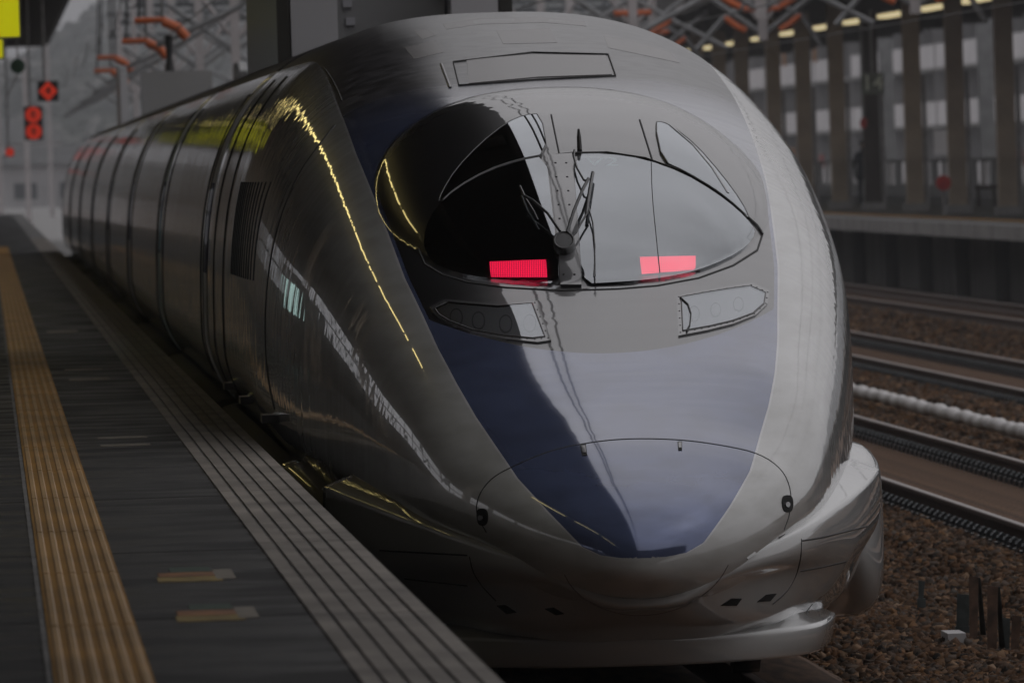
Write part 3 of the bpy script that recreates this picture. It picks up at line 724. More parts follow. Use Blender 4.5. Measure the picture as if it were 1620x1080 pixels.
# roof: access hatch, repainted panels
hp = patch('roof_hatch', [(738, 96), (842, 87), (958, 89), (968, 119), (850, 123), (742, 133)], 'patch_light', .005, .0, 8, train)
ribbon('hatch_seam', [(717, 99), (842, 84), (962, 87), (974, 121), (850, 127), (726, 136)], .007, 'seam_dark', .0085, hp, closed=True)
ribbon('hatch_seam', [(698, 102), (712, 139)], .02, 'patch_light', .006, hp)
for P in ([(785, 49), (870, 45), (882, 68), (796, 70)], [(955, 57), (1005, 66), (1060, 82), (1075, 100), (1010, 86), (962, 76)], [(655, 50), (676, 46), (690, 56), (668, 63)], [(640, 76), (690, 64), (702, 83), (655, 94)], [(700, 38), (760, 29), (860, 27), (925, 34), (928, 42), (860, 36), (760, 39), (706, 47)]):
    patch('roof_panel', P, 'patch_light', .0012, .0, 7, train)
# pantograph shields on two of the rear cars
def shield(t0, t1, name):
    for s_ in (-1, 1):
        u = s_*.86
        prof = [(t0, 3.30), (t0+.15, 5.25), (t0+1.0, 5.5), (t1-1.0, 5.5), (t1-.3, 5.2), (t1+.5, 3.30)]
        o = MB().prism(prof, 'x', u-.05, u+.05).obj(name, 'shield_dark', train)
        MB().box(u+.06 if s_ < 0 else u-.42, u+.42 if s_ < 0 else u-.06, t0+.05, t0+2.2, 3.35, 5.2).obj('shield_fairing', 'shield_light', o)
    MB().box(-.42, .42, t0+1.0, t0+2.6, 3.5, 5.0).obj('equipment_case', 'roof_gear', train)
    for i, (a, z) in enumerate(((-.38, 4.12), (-.37, 3.98), (.33, 4.14), (.34, 4.02), (-.35, 3.84))):
        MB().box(a, a+.07, t0+.96, t0+1.0, z, z+.06).obj('case_plate', 'shield_light', train)
shield(37.8, 49.5, 'pantograph_shield')
def shield_far(t0):
    for s_ in (-1, 1):
        MB().prism([(t0, 3.30), (t0+.3, 4.30), (t0+1.5, 4.45), (t0+6, 4.45), (t0+7, 3.3)], 'x', s_*.95-.06, s_*.95+.06).obj('pantograph_shield', 'shield_light' if s_ < 0 else 'shield_dark', train)
    MB().box(-.66, .45, t0+.6, t0+2.4, 3.45, 4.33).obj('equipment_case', 'roof_gear', train)
    MB().tube([(-.2, t0+1.5, 4.3), (-.2, t0+1.5, 4.55), (-.2, t0+1.5, 4.9)], [.09, .05, .07]).obj('insulator', 'black_metal', train)
shield_far(148)

# ================================================================== NEAR PLATFORM
PE = 1.453
plat = MB().box(-9, PE-.02, -12, 545, -.35, 1.244).obj('platform', 'asphalt'); structure(plat)
MB().box(PE-.40, PE, -12, 545, 1.0, 1.2445).obj('edge_beam', 'edge_concrete', plat)
strip_me = {}
x0 = 1.044; wS = (PE-x0)/6
for k in range(34):
    y0 = 18.9+9*k-.2
    for j in range(6):
        if j not in strip_me: strip_me[j] = MB().box(x0+wS*j+.008, x0+wS*(j+1)-.008, 0, 8.97, 1.24, 1.252).mesh('edge_strip', 'edge_tile')
        o = link('edge_strip', strip_me[j], plat); o.location = (0, y0, 0)
ty0, ty1 = .160, .457
base_me = MB().box(ty0, ty1, 0, 5.98, 1.24, 1.249).mesh('tactile_tile', 'tactile_yellow')
rm = []
for j in range(6):
    c = ty0+(j+.5)*(ty1-ty0)/6; rm.append(MB().prism([(c-.014, 1.2485), (c-.009, 1.2545), (c+.009, 1.2545), (c+.014, 1.2485)], 'y', .03, 5.95).mesh('tactile_rib', 'tactile_rib'))
for k in range(46):
    o = link('tactile_tile', base_me, plat); o.location = (0, 15.4+6*k, 0)
    if k < 40:
        for me in rm: q = link('tactile_rib', me, plat); q.location = (0, 15.4+6*k, 0)
MB().box(ty0-.022, ty0-.004, 0, 300, 1.24, 1.2475).obj('tactile_border', 'edge_concrete', plat)
for y in (63.1, 54.1, 99, 46): MB().box(-1.2, 1.04, y, y+.05, 1.24, 1.2455).obj('slab_joint', 'dark_joint', plat)
def tape(y, xa, wid, dep, kind):
    n = [('tape_green', 1, 1.4), ('tape_orange', 0, 0), ('tape_yellow', 0, 0)]
    q = dep/3
    if kind == 2:
        MB().box(xa, xa+wid, y, y+q*1.3, 1.24, 1.2465).obj('floor_marking', 'tape_yellow', plat)
        MB().box(xa+.01, xa+wid+.01, y+q*1.35, y+q*2.5, 1.24, 1.2468).obj('floor_marking', 'tape_orange', plat)
        MB().box(xa+.06, xa+wid*.9, y+q*2.6, y+q*4.0, 1.24, 1.2462).obj('floor_marking', 'tape_green', plat)
        MB().box(xa+wid*.92, xa+wid*1.22, y+q*.4, y+q*3, 1.24, 1.2471).obj('floor_marking', 'tape_grey', plat)
    else:
        MB().box(xa, xa+wid, y, y+dep*.6, 1.24, 1.2465).obj('floor_marking', 'tape_grey', plat)
for px_, py_, wpx, hpx, kind in ((281, 981, 110, 20, 2), (251, 919, 104, 17, 2), (160, 705, 80, 5, 1), (155, 693, 80, 5, 1), (110, 601, 65, 5, 0), (103, 585, 60, 4, 0), (75, 526, 50, 6, 0)):
    a = at_z(px_, py_, 1.25); c = at_z(px_+wpx, py_, 1.25); e = at_z(px_, py_-hpx, 1.25); tape(a.y, a.x, c.x-a.x, e.y-a.y, kind)

# canopy over this platform, its lamps and the wall on its far side
CE = 2.95; CZ = 8.6; CEND = 590
can = thing('platform_canopy', 'dark roof over the near platform, its far end at the upper left corner', 'canopy')
MB().box(-9.5, CE, -12, CEND, CZ, CZ+.25).obj('roof_deck', 'canopy_dark', can)
MB().box(CE-.12, CE+.02, -12, CEND, CZ-.2, CZ+.31).obj('fascia', 'canopy_dark', can)
for xb in (-6, -2.5, .2): MB().box(xb-.12, xb+.12, -12, CEND, CZ-.4, CZ-.002).obj('purlin', 'canopy_beam', can)
bm_ = MB().box(-9.4, CE-.2, 0, .3, CZ-.5, CZ-.004).mesh('cross_beam', 'canopy_beam'); cl_ = MB().box(-3.2, -2.8, 0, .4, 1.25, CZ-.45).mesh('column', 'column_brown')
for k in range(48):
    o = link('cross_beam', bm_, can); o.location = (0, 4+12*k, 0); o = link('column', cl_, can); o.location = (0, 4+12*k, 0)
rebase(can, (-3, 220, 1.25))
wall = thing('platform_wall', 'low brown wall with a row of windows on the far side of the near platform', 'wall')
MB().box(-9.3, -9.0, 20, 420, 1.25, 3.1).obj('wall_base', 'wall_brown', wall)
MB().box(-9.3, -9.0, 20, 420, 5.2, CZ-.05).obj('wall_header', 'wall_brown', wall)
mu = MB().box(-9.25, -9.05, 0, .25, 3.1, 5.2).mesh('mullion', 'mullion')
for k in range(100): o = link('mullion', mu, wall); o.location = (0, 20+4*k, 0)
MB().box(-9.24, -9.06, 20, 420, 4.1, 4.2).obj('transom', 'mullion', wall); rebase(wall, (-9.15, 220, 1.25))
LX, LZ = -.7, 6.6
lm = MB().box(-.03, .03, 0, 3.2, -.03, .03).mesh('lamp_tube', 'tube_light'); hm = MB().box(-.11, .11, -.05, 3.25, .035, .12).mesh('lamp_housing', 'canopy_beam')
for k in range(50):
    y = 62+4.0*k+random.uniform(-.1, .1)
    if 73 < y < 79: continue
    o = thing('tube_lamp', 'one of the long warm tube lamps in a row under the near platform roof', 'lamp', (LX, y, LZ), 'tube lamps under the near platform roof')
    link('lamp_tube', lm, o); link('lamp_housing', hm, o)

# hanging signs at the far end of the platform
def hang(name, label, x0, y0, x1, y1, D, mat_back, build, cat='sign', pole=True, thick=.12, polemat='conduit', px=None):
    a = at_depth(x0, y1, D); b = at_depth(x1, y0, D); t = thing(name, label, cat)
    MB().box(a.x, b.x, D, D+thick, a.z, b.z).obj('case', mat_back, t)
    if pole:
        xc = (a.x+b.x)/2 if px is None else at_depth(px, y0, D).x
        MB().bar((xc, D+thick/2, b.z), (xc, D+thick/2, 8.6), .03).obj('pole', polemat, t)
    build(t, a, b, D); rebase(t, ((a.x+b.x)/2, D, a.z)); return t
def text_mesh(s_, size, mat):
    fc = bpy.data.curves.new('txt', 'FONT'); fc.body = s_; fc.size = size; fc.align_x = 'CENTER'; fc.align_y = 'CENTER'; fc.extrude = .004; fc.offset = .006*size
    tmp = bpy.data.objects.new('tmp', fc); COL.objects.link(tmp); bpy.context.view_layer.update()
    me = bpy.data.meshes.new_from_object(tmp.evaluated_get(bpy.context.evaluated_depsgraph_get())); bpy.data.objects.remove(tmp)
    me.transform(Matrix.Rotation(R(90), 4, 'X')); me.materials.clear(); me.materials.append(M[mat]); return me
def led_sign(digits):
    def f(t, a, b, D):
        n = len(digits); hgt = (b.z-a.z)/n
        for i, ch in enumerate(digits):
            zc = b.z-hgt*(i+.5); xc = (a.x+b.x)/2; r_ = min(hgt, b.x-a.x)*.47
            if n == 1: pts = [(xc, zc+r_*1.05), (xc+r_, zc), (xc, zc-r_*1.05), (xc-r_, zc)]
            else: pts = [(xc+r_*math.cos(q), zc+r_*math.sin(q)) for q in np.linspace(0, 2*math.pi, 25)[:-1]]
            MB().prism(pts, 'y', D-.03, D-.005).obj('lit_shape', 'red_led', t)
            o = link('numeral', text_mesh(ch, r_*1.35, 'black_metal'), t); o.location = (xc, D-.036, zc)
    return f
hang('stop_sign', 'red lit diamond with a black 4 on a square black case, hanging from the canopy', 60, 128, 92, 161, 327, 'black_metal', led_sign('4'), px=70)
hang('stop_sign', 'tall black case with two red lit discs, hanging below the canopy left of the 4', 39, 168, 67, 222, 395, 'black_metal', led_sign('88'), px=47)
def disc(t, a, b, D):
    xc, zc, r_ = (a.x+b.x)/2, (a.z+b.z)/2, (b.x-a.x)/2
    MB().prism([(xc+r_*math.cos(q), zc+r_*math.sin(q)) for q in np.linspace(0, 2*math.pi, 21)[:-1]], 'y', D-.03, D-.003).obj('lit_shape', 'red_led', t)
hang('stop_sign', 'small red lit disc hanging lowest, at the left border', 9, 234, 22, 248, 425, 'black_metal', disc, px=13)
hang('yellow_sign', 'large glowing yellow signboard in the upper left corner', -40, -20, 31, 64, 170, 'conduit',
     lambda t, a, b, D: MB().box(a.x, b.x-.02, D-.012, D-.003, a.z+.03, b.z).obj('lit_face', 'yellow_sign', t), px=-20)
hang('yellow_sign', 'second yellow signboard, a sliver below the large one at the left border', -40, 40, 5, 96, 215, 'conduit',
     lambda t, a, b, D: MB().box(a.x, b.x-.02, D-.012, D-.003, a.z+.03, b.z).obj('lit_face', 'yellow_sign', t), px=-20)
p = at_depth(28, 105, 240)
t = thing('round_mirror', 'dark round mirror on a thin rod under the canopy end', 'mirror')
MB().prism([(p.x+.13*math.cos(q), p.z+.13*math.sin(q)) for q in np.linspace(0, 2*math.pi, 25)[:-1]], 'y', 240, 240.05).obj('mirror_disc', 'sign_green', t)
MB().bar((p.x, 240.02, p.z+.13), (p.x, 240.02, 8.6), .012).obj('rod', 'conduit', t)
q1 = at_depth(10, 155, 240); MB().bar((p.x, 240.02, p.z-.13), (q1.x, 240.02, q1.z), .012).obj('brace', 'conduit', t); rebase(t, p)
# lit kiosk on the platform (seen mirrored in the flank)
ks = thing('kiosk', 'pale green lit kiosk front on the near platform', 'kiosk')
MB().box(-6.5, -4.2, 112, 122, 1.25, 3.6).obj('kiosk_wall', 'wall_brown', ks)
for i in range(5): MB().box(-4.2, -4.17, 112.4+1.9*i, 113.8+1.9*i, 2.3, 3.2).obj('lit_panel', 'pale_panel', ks)
rebase(ks, (-5.3, 117, 1.25))

# ================================================================== GROUND AND TRACKS
gm = MB(); gm.v = [(-3000, -60, -.34), (3000, -60, -.34), (3000, 6000, -.34), (-3000, 6000, -.34)]; gm.f = [(0, 1, 2, 3)]
structure(gm.obj('ground', 'ballast_ground'))
ap = MB().box(.8, 6.2, 300, 1600, -.335, -.05).obj('track_bed', 'concrete_grey'); structure(ap)
RT = [3.2, 8.18, 12.32, 16.9]
def rail_prof(x): 
    return [(x-.065, -.153), (x+.065, -.153), (x+.062, -.14), (x+.012, -.125), (x+.009, -.045), (x+.033, -.032), (x+.033, -.006), (x+.026, 0), (x-.026, 0), (x-.033, -.006), (x-.033, -.032), (x-.009, -.045), (x-.012, -.125), (x-.062, -.14)]
sl_me = MB().prism([(-1.2, -.335), (1.2, -.335), (1.17, -.165), (-1.17, -.165)], 'y', 0, .26).mesh('sleeper', 'rust_bed')
names = ['under the train', 'nearest beside the train', 'second from the train', 'along the far platform']
for i, xc in enumerate(RT):
    y0, y1 = (60, 600) if i == 0 else (60, 900)
    tr = MB().prism([(xc-1.75, -.338), (xc+1.75, -.338), (xc+1.45, -.19), (xc-1.45, -.19)], 'y', y0, y1).obj('railway_track', 'rust_bed'); structure(tr)
    for s_ in (-1, 1):
        x = xc+s_*.75
        r_ = MB().prism(rail_prof(x), 'y', y0, y1).obj('rail', 'rail_side', tr)
        MB().prism([(x-.027, .0005), (x+.027, .0005), (x+.024, .003), (x-.024, .003)], 'y', y0, y1).obj('rail_head', 'rail_top', r_)
        if i in (1, 2):
            m = MB(); m2 = MB()
            for k in range(330 if i == 1 else 300):
                y = 80+.6*k
                for e in (-1, 1):
                    xx = x+e*.105
                    m.box(xx-.05, xx+.05, y, y+.22, -.20, -.135); m.box(xx-.03, xx+.03, y+.06, y+.16, -.135, -.085)
                    m2.tube([(xx-.04, y+.05, -.11), (xx, y+.09, -.075), (xx+.04, y+.14, -.10)], .012, 5)
            o = m.obj('fastening', 'fastener', r_); o['kind'] = 'stuff'; o = m2.obj('spring_clip', 'fastener_tip', r_); o['kind'] = 'stuff'
    if i in (1, 2, 3):
        for k in range(140):
            o = link('sleeper', sl_me, tr); o.location = (xc, 78+.6*k+(60 if i > 1 else 0)+(90 if i > 2 else 0), -.018)

# loose ballast stones
def stones(name, n, xr, yr, size, label=None, zf=None, power=1.0):
    k = 8; base = np.array([(x, y, z) for x in (-1, 1) for y in (-1, 1) for z in (-1, 1)], float)
    f = np.array([(0, 1, 3, 2), (4, 6, 7, 5), (0, 4, 5, 1), (2, 3, 7, 6), (0, 2, 6, 4), (1, 5, 7, 3)])
    u = rng.random(n)**power
    pos = np.stack([rng.uniform(*xr, n), yr[0]+(yr[1]-yr[0])*u, np.zeros(n)], 1)
    pos[:, 2] = zf(pos[:, 0], pos[:, 1]) + rng.uniform(-.02, .03, n)
    sz = size*rng.uniform(.5, 1.25, (n, 1, 1))*rng.uniform(.55, 1.1, (n, 1, 3))
    v = base[None]*(1+rng.uniform(-.45, .25, (n, 8, 3)))*sz
    ax = rng.normal(size=(n, 3)); ax /= np.linalg.norm(ax, axis=1, keepdims=True); an = rng.uniform(0, 3.1, n)
    c, s_ = np.cos(an)[:, None, None], np.sin(an)[:, None, None]; A = ax[:, None, :]
    v = v*c + np.cross(np.broadcast_to(A, v.shape), v)*s_ + A*(v*A).sum(2, keepdims=True)*(1-c) + pos[:, None]
    fs = (f[None]+8*np.arange(n)[:, None, None]).reshape(-1, 4)
    me = bpy.data.meshes.new(name); me.vertices.add(8*n); me.vertices.foreach_set('co', v.reshape(-1))
    me.loops.add(fs.size); me.loops.foreach_set('vertex_index', fs.reshape(-1).astype(np.int32)); me.polygons.add(len(fs))
    me.polygons.foreach_set('loop_start', np.arange(0, fs.size, 4, dtype=np.int32)); me.update(calc_edges=True)
    a = me.attributes.new('tone', 'FLOAT', 'POINT'); a.data.foreach_set('value', np.repeat(rng.random(n), 8).astype(np.float32))
    me.materials.append(M['ballast_stone']); o = link(name, me); o['kind'] = 'stuff'
    tag(o, label, 'ballast'); return o
def bed(x, y):
    z = np.full_like(x, -.30)
    for xc in RT[1:]:
        d = np.abs(x-xc); z = np.maximum(z, np.where(d < 1.45, -.19, -.19-(d-1.45)*.49))
    return np.maximum(z, -.30)
def hump(x, y):
    return -.285 + .035*np.sin(x*2.1+.5)*np.sin(y*.9) + .012*np.sin(y*2.3+x*3)
stones('ballast', 62000, (4.1, 6.95), (70, 100), .027, 'brown and grey ballast stones beside the train nose', hump, 1.3)
stones('ballast', 42000, (4.6, 6.9), (99, 165), .032, 'brown ballast stones farther back between the train and the next track', hump, 1.4)
stones('ballast', 9000, (2.0, 4.2), (62, 76), .032, 'dark ballast stones under the train nose', lambda x, y: -.26+0*x)
stones('ballast', 30000, (9.6, 11.5), (100, 200), .036, 'brown ballast stones between the two middle tracks', bed, 1.2)
stones('ballast', 20000, (13.1, 16.1), (150, 280), .045, 'brown ballast stones in front of the far platform track', bed, 1.2)
stones('ballast', 26000, (6.4, 7.32), (76, 160), .028, 'brown ballast stones against the near rail of the next track', bed, 1.5)
stones('ballast', 9000, (9.1, 9.95), (100, 190), .032, 'brown ballast stones on the far shoulder of the next track', bed, 1.3)
# white segmented duct between the middle tracks
dz = -.10; t = thing('cable_duct', 'white bulging segmented duct lying between the middle tracks', 'duct')
dm = []
for v_ in range(4):
    m = MB(); n = 9; Ls = 1.95+.1*v_
    m.tube([(0, Ls*i/(n-1), .012*math.sin(i+v_)) for i in range(n)], [(.058+.017*min(1, 5*min(i, n-1-i)/(n-1)))*(1+.03*v_*math.sin(i*2.1)) for i in range(n)], 12)
    dm.append(m.mesh('duct_segment', 'duct_white', True))
y = 118.0
while y < 330:
    k = random.randrange(4); o = link('duct_segment', dm[k], t); o.location = (10.22+random.uniform(-.015, .015), y, dz); y += 1.97+.1*k
rebase(t, (10.22, 220, -.3))
for o in t.children: pass
# steel markers in the ballast
def stake(px0, py0, px1, py1, D, name, label, mat, lean=0.0, w2=.02, fold=False):
    a = at_depth(px0, py1, D); b = at_depth(px1, py0, D); t = thing(name, label, 'marker')
    m = MB(); m.v = [(a.x, D, a.z), (b.x-.01, D, a.z), (b.x+lean, D, b.z-.01), (a.x+lean, D, b.z), (a.x, D+w2, a.z), (b.x-.01, D+w2, a.z), (b.x+lean, D+w2, b.z-.01), (a.x+lean, D+w2, b.z)]
    m.f = [(0, 1, 2, 3), (7, 6, 5, 4), (0, 4, 5, 1), (1, 5, 6, 2), (2, 6, 7, 3), (3, 7, 4, 0)]; m.obj('plate', mat, t)
    if fold:
        q = MB(); q.v = [(b.x+lean, D, b.z-.012), (b.x+lean+.012, D+.01, b.z-.012), (b.x+lean+fold, D+.4, a.z), (b.x+lean+fold-.035, D+.4, a.z), (b.x+lean-.01, D+.03, b.z-.012), (b.x+lean+.012, D+.04, b.z-.012), (b.x+lean+fold, D+.43, a.z), (b.x+lean+fold-.035, D+.43, a.z)]
        q.f = [(0, 1, 2, 3), (7, 6, 5, 4), (0, 4, 5, 1), (1, 5, 6, 2), (2, 6, 7, 3), (3, 7, 4, 0)]; q.obj('brace', 'stake_green', t)
    MB().box(a.x-.006, b.x+.006, D-.01, D+.06, a.z-.09, a.z+.006).obj('foot', mat, t)
    rebase(t, (a.x, D, a.z)); return t
G = 'steel markers beside the track'
stake(1534, 910, 1546, 1008, 83.0, 'steel_marker', 'tallest rusty folded steel strip standing in the ballast', 'stake_rust', 0.008, fold=.065)['group'] = G
stake(1562, 925, 1576, 1028, 81.0, 'steel_marker', 'rusty folded steel strip right of the tallest one', 'stake_rust', 0.012, fold=.06)['group'] = G
stake(1513, 938, 1533, 992, 83.6, 'steel_marker', 'dark broad plate left of the tallest rusty strip', 'stake_green', 0.012)['group'] = G
stake(1582, 975, 1598, 1028, 81.4, 'steel_marker', 'dark green plate between two rusty strips', 'stake_green', 0.0)['group'] = G
stake(1599, 972, 1612, 1030, 80.7, 'steel_marker', 'short rusty strip at the right border', 'stake_rust', 0.016)['group'] = G
stake(1453, 917, 1462, 948, 89, 'steel_marker', 'small lone dark plate in the ballast near the train', 'stake_green', 0.006)['group'] = G
p = at_depth(1505, 1008, 82.6)
t = tag(MB().box(p.x-.02, p.x+.09, 82.6, 83.2, p.z-.12, p.z+.025).obj('concrete_block', 'concrete_pale'), 'small pale concrete block at the foot of the steel markers', 'block')

# ================================================================== FAR PLATFORM
FE = 19.2
fp = MB().box(FE+.55, 31, 120, 900, .98, 1.245).obj('far_platform', 'asphalt'); structure(fp)
MB().box(FE-.25, FE+.6, 120, 900, .98, 1.25).obj('edge_slab', 'concrete_grey', fp)
MB().box(FE+.9, FE+1.3, 120, 900, 1.24, 1.254).obj('tactile_line', 'tactile_yellow', fp)
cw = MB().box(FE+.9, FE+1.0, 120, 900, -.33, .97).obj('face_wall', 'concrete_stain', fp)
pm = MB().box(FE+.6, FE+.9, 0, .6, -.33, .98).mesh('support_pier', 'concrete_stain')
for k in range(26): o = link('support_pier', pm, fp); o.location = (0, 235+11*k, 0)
CLX = 22.0
cp = [1597, 1518, 1450, 1383, 1330, 1277, 1230, 1180]
col_me = MB().box(-.2, .2, -.2, .2, 0, 5.4).mesh('shaft', 'column_brown'); col_md = MB().box(-.2, .2, -.2, .2, 0, 5.4).mesh('shaft', 'column_dark')
bs_me = MB().prism([(-.28, -.28), (.28, -.28), (.28, .28), (-.28, .28)], 'z', 0, .18).mesh('base', 'concrete_grey')
cd_me = MB().bar((.27, -.15, .0), (.27, -.15, 3.2), .05).mesh('conduit', 'conduit'); br_me = MB().prism([(-1.1, 5.4), (1.1, 5.4), (1.1, 5.25), (.2, 4.9), (-.2, 4.9), (-1.1, 5.25)], 'y', -.12, .12).mesh('bracket', 'column_dark')
COLS = []
for i, x in enumerate(cp + [1145, 1110]):
    X_, _ = px_plane(x, 320); Dk = CLX*F/X_
    t = thing('platform_column', f'{ORD[i]} brown column from the right border on the far platform', 'column', (CLX, Dk, 1.25), 'columns of the far platform')
    link('shaft', col_md if i in (3,) else col_me, t); link('base', bs_me, t); link('conduit', cd_me, t); link('bracket', br_me, t); COLS.append(Dk)
fc_ = thing('far_canopy', 'dark roof over the far platform with a row of yellow lamps', 'canopy')
MB().box(FE-.6, 31, 180, 900, 6.75, 7.0).obj('roof_deck', 'canopy_dark', fc_)
MB().box(FE-.7, FE-.55, 180, 900, 6.6, 7.1).obj('fascia', 'canopy_dark', fc_)
MB().box(CLX-.1, CLX+.1, 180, 900, 6.45, 6.74).obj('purlin', 'canopy_beam', fc_)
cbm = MB().box(FE-.5, 30.9, 0, .25, 6.5, 6.74).mesh('cross_beam', 'canopy_beam')
for k in range(48): o = link('cross_beam', cbm, fc_); o.location = (0, 186+14.5*k, 0)
rebase(fc_, (25, 540, 6.2))
flm = MB().box(-.14, .14, 0, 8.0, -.06, .04).mesh('lamp_tube', 'far_tube'); fhm = MB().box(-.2, .2, -.1, 8.1, .045, .15).mesh('lamp_housing', 'canopy_beam')
for k in range(3, 16):
    o = thing('tube_lamp', f'{ORD[k-3]} yellow lamp from the right border in the row under the far platform roof', 'lamp', (23.2, 270+14.5*k, 6.15), 'lamps of the far platform')
    link('lamp_tube', flm, o); link('lamp_housing', fhm, o)
# fence at the back of the far platform
fe = thing('platform_fence', 'grey fence with pale panels along the back of the far platform', 'fence')
MB().box(28.9, 29.0, 240, 620, 2.3, 2.4).obj('rail', 'fence_grey', fe); MB().box(28.9, 29.0, 240, 620, 1.25, 1.6).obj('kick_board', 'fence_grey', fe)
pnm = MB().box(28.92, 28.98, 0, 2.0, 1.6, 2.3).mesh('panel', 'balcony_white'); pnd = MB().box(28.92, 28.98, 0, 2.0, 1.6, 2.3).mesh('panel', 'fence_grey')
for k in range(90): o = link('panel', pnm if k % 2 else pnd, fe); o.location = (0, 242+4.1*k, 0)
rebase(fe, (28.95, 430, 1.25))
# signs and small things on the far platform
def plate(name, label, x0, y0, x1, y1, lat, mat, cat, shape='box', pole_to=None):
    c = at_lat((x0+x1)/2, (y0+y1)/2, lat); D = c.y; a = at_depth(x0, y1, D); b = at_depth(x1, y0, D); t = thing(name, label, cat)
    if shape == 'box': MB().box(a.x, b.x, D, D+.1, a.z, b.z).obj('board', mat, t)
    else: MB().prism([(c.x+(b.x-a.x)/2*math.cos(q), c.z+(b.z-a.z)/2*math.sin(q)) for q in np.linspace(0, 2*math.pi, 21)[:-1]], 'y', D, D+.08).obj('board', mat, t)
    if pole_to is not None: MB().bar((c.x, D+.13, min(a.z, pole_to) if pole_to < a.z else b.z), (c.x, D+.13, max(pole_to, a.z)), .03).obj('pole', 'conduit', t)
    rebase(t, (c.x, D, a.z)); return t, a, b, D
t, a, b, D = plate('track_sign', 'pale green signboard reading 14 on the far platform', 1363, 115, 1398, 150, 20.8, 'sign_pale', 'sign', pole_to=6.0)
o = link('lettering', text_mesh('14', .5, 'sign_white'), t); o.location = Vector(((a.x+b.x)/2, D-.02, (a.z+b.z)/2)) - t.location
plate('red_disc', 'large red round plate low on the far platform between columns', 1481, 277, 1504, 302, 21.0, 'red_plate', 'sign', 'disc', 1.25)
plate('red_disc', 'small red round plate beside the dark column on the far platform', 1361, 186, 1372, 204, 21.2, 'red_plate', 'sign', 'disc', 6.0)
plate('poster', 'white notice with a pink mark on the far platform', 1478, 205, 1506, 245, 28.5, 'balcony_white', 'poster', 'box', 1.25)
for x, y, nm in ((1240, 40, 'leftmost'), (1293, 50, 'middle')):
    pass
b1 = plate('bench', 'dark bench at the foot of the far platform columns near the right border', 1543, 292, 1578, 300, 24.5, 'column_dark', 'bench')
b1_t, a_, c_, D_ = b1
for xx in (a_.x+.08, c_.x-.08):
    o = MB().box(xx-.04, xx+.04, D_, D_+.1, 1.25, a_.z).obj('leg', 'column_dark', b1_t); o.location = -b1_t.location
# person standing on the far platform
def person():
    c = at_lat(1368, 320, 22.6); base = Vector((c.x, c.y, 1.25))
    t = thing('person', 'person in dark clothes standing beside a column on the far platform', 'person', base)
    J = {'pel': (0, 0, .93, .15, .12), 'waist': (0, .01, 1.08, .135, .10), 'chest': (0, .01, 1.30, .165, .12), 'neckb': (0, 0, 1.44, .07, .07), 'neck': (0, -.01, 1.50, .055, .06),
         'h1': (0, -.02, 1.58, .075, .09), 'h2': (0, -.015, 1.67, .078, .095), 'h3': (0, -.01, 1.73, .05, .06)}
    for s_, n in ((-1, 'l'), (1, 'r')):
        J[n+'hip'] = (s_*.09, 0, .88, .085, .09); J[n+'kne'] = (s_*.10, -.02, .50, .058, .06); J[n+'ank'] = (s_*.10, .01, .09, .04, .045); J[n+'toe'] = (s_*.115, -.15, .035, .035, .03)
        J[n+'sho'] = (s_*.19, .01, 1.38, .06, .065); J[n+'elb'] = (s_*.24, .03, 1.10, .043, .045); J[n+'wri'] = (s_*.235, -.05, .86, .030, .032); J[n+'han'] = (s_*.23, -.075, .77, .032, .02)
    ks = list(J); ed = [('pel', 'waist'), ('waist', 'chest'), ('chest', 'neckb'), ('neckb', 'neck'), ('neck', 'h1'), ('h1', 'h2'), ('h2', 'h3')]
    for n in 'lr': ed += [('pel', n+'hip'), (n+'hip', n+'kne'), (n+'kne', n+'ank'), (n+'ank', n+'toe'), ('chest', n+'sho'), (n+'sho', n+'elb'), (n+'elb', n+'wri'), (n+'wri', n+'han')]
    me = bpy.data.meshes.new('body'); me.from_pydata([J[k][:3] for k in ks], [(ks.index(a), ks.index(b)) for a, b in ed], []); o = link('body', me, t)
    me.materials.append(M['person_dark'])
    sk = o.modifiers.new('skin', 'SKIN'); sk.use_smooth_shade = True
    for i, k in enumerate(ks): me.skin_vertices[0].data[i].radius = J[k][3:5]
    me.skin_vertices[0].data[0].use_root = True
    ss = o.modifiers.new('sub', 'SUBSURF'); ss.levels = 1; ss.render_levels = 2
    m = MB(); n = 10; rr = [.03, .075, .095, .098, .085, .05]
    m.tube([(0, -.005, 1.60+.028*i) for i in range(6)], [.06, .092, .099, .098, .085, .05], 12); m.obj('hair', 'person_hair', t, True)
    f = MB(); f.tube([(0, -.105, 1.55), (0, -.115, 1.60), (0, -.112, 1.65)], [.045, .055, .045], 10); f.obj('face', 'person_skin', t, True)
    f = MB(); f.tube([(-.19, .02, .62), (-.20, .02, .9), (-.15, .02, 1.2), (-.0, .02, 1.42)], [.02, .02, .02, .02]); 
    cm = MB(); cm.tube([(0, .005, .72), (0, .005, .95), (0, .005, 1.12), (0, .005, 1.36)], [.21, .185, .17, .185], 14); cm.obj('coat', 'person_dark', t, True)
person()

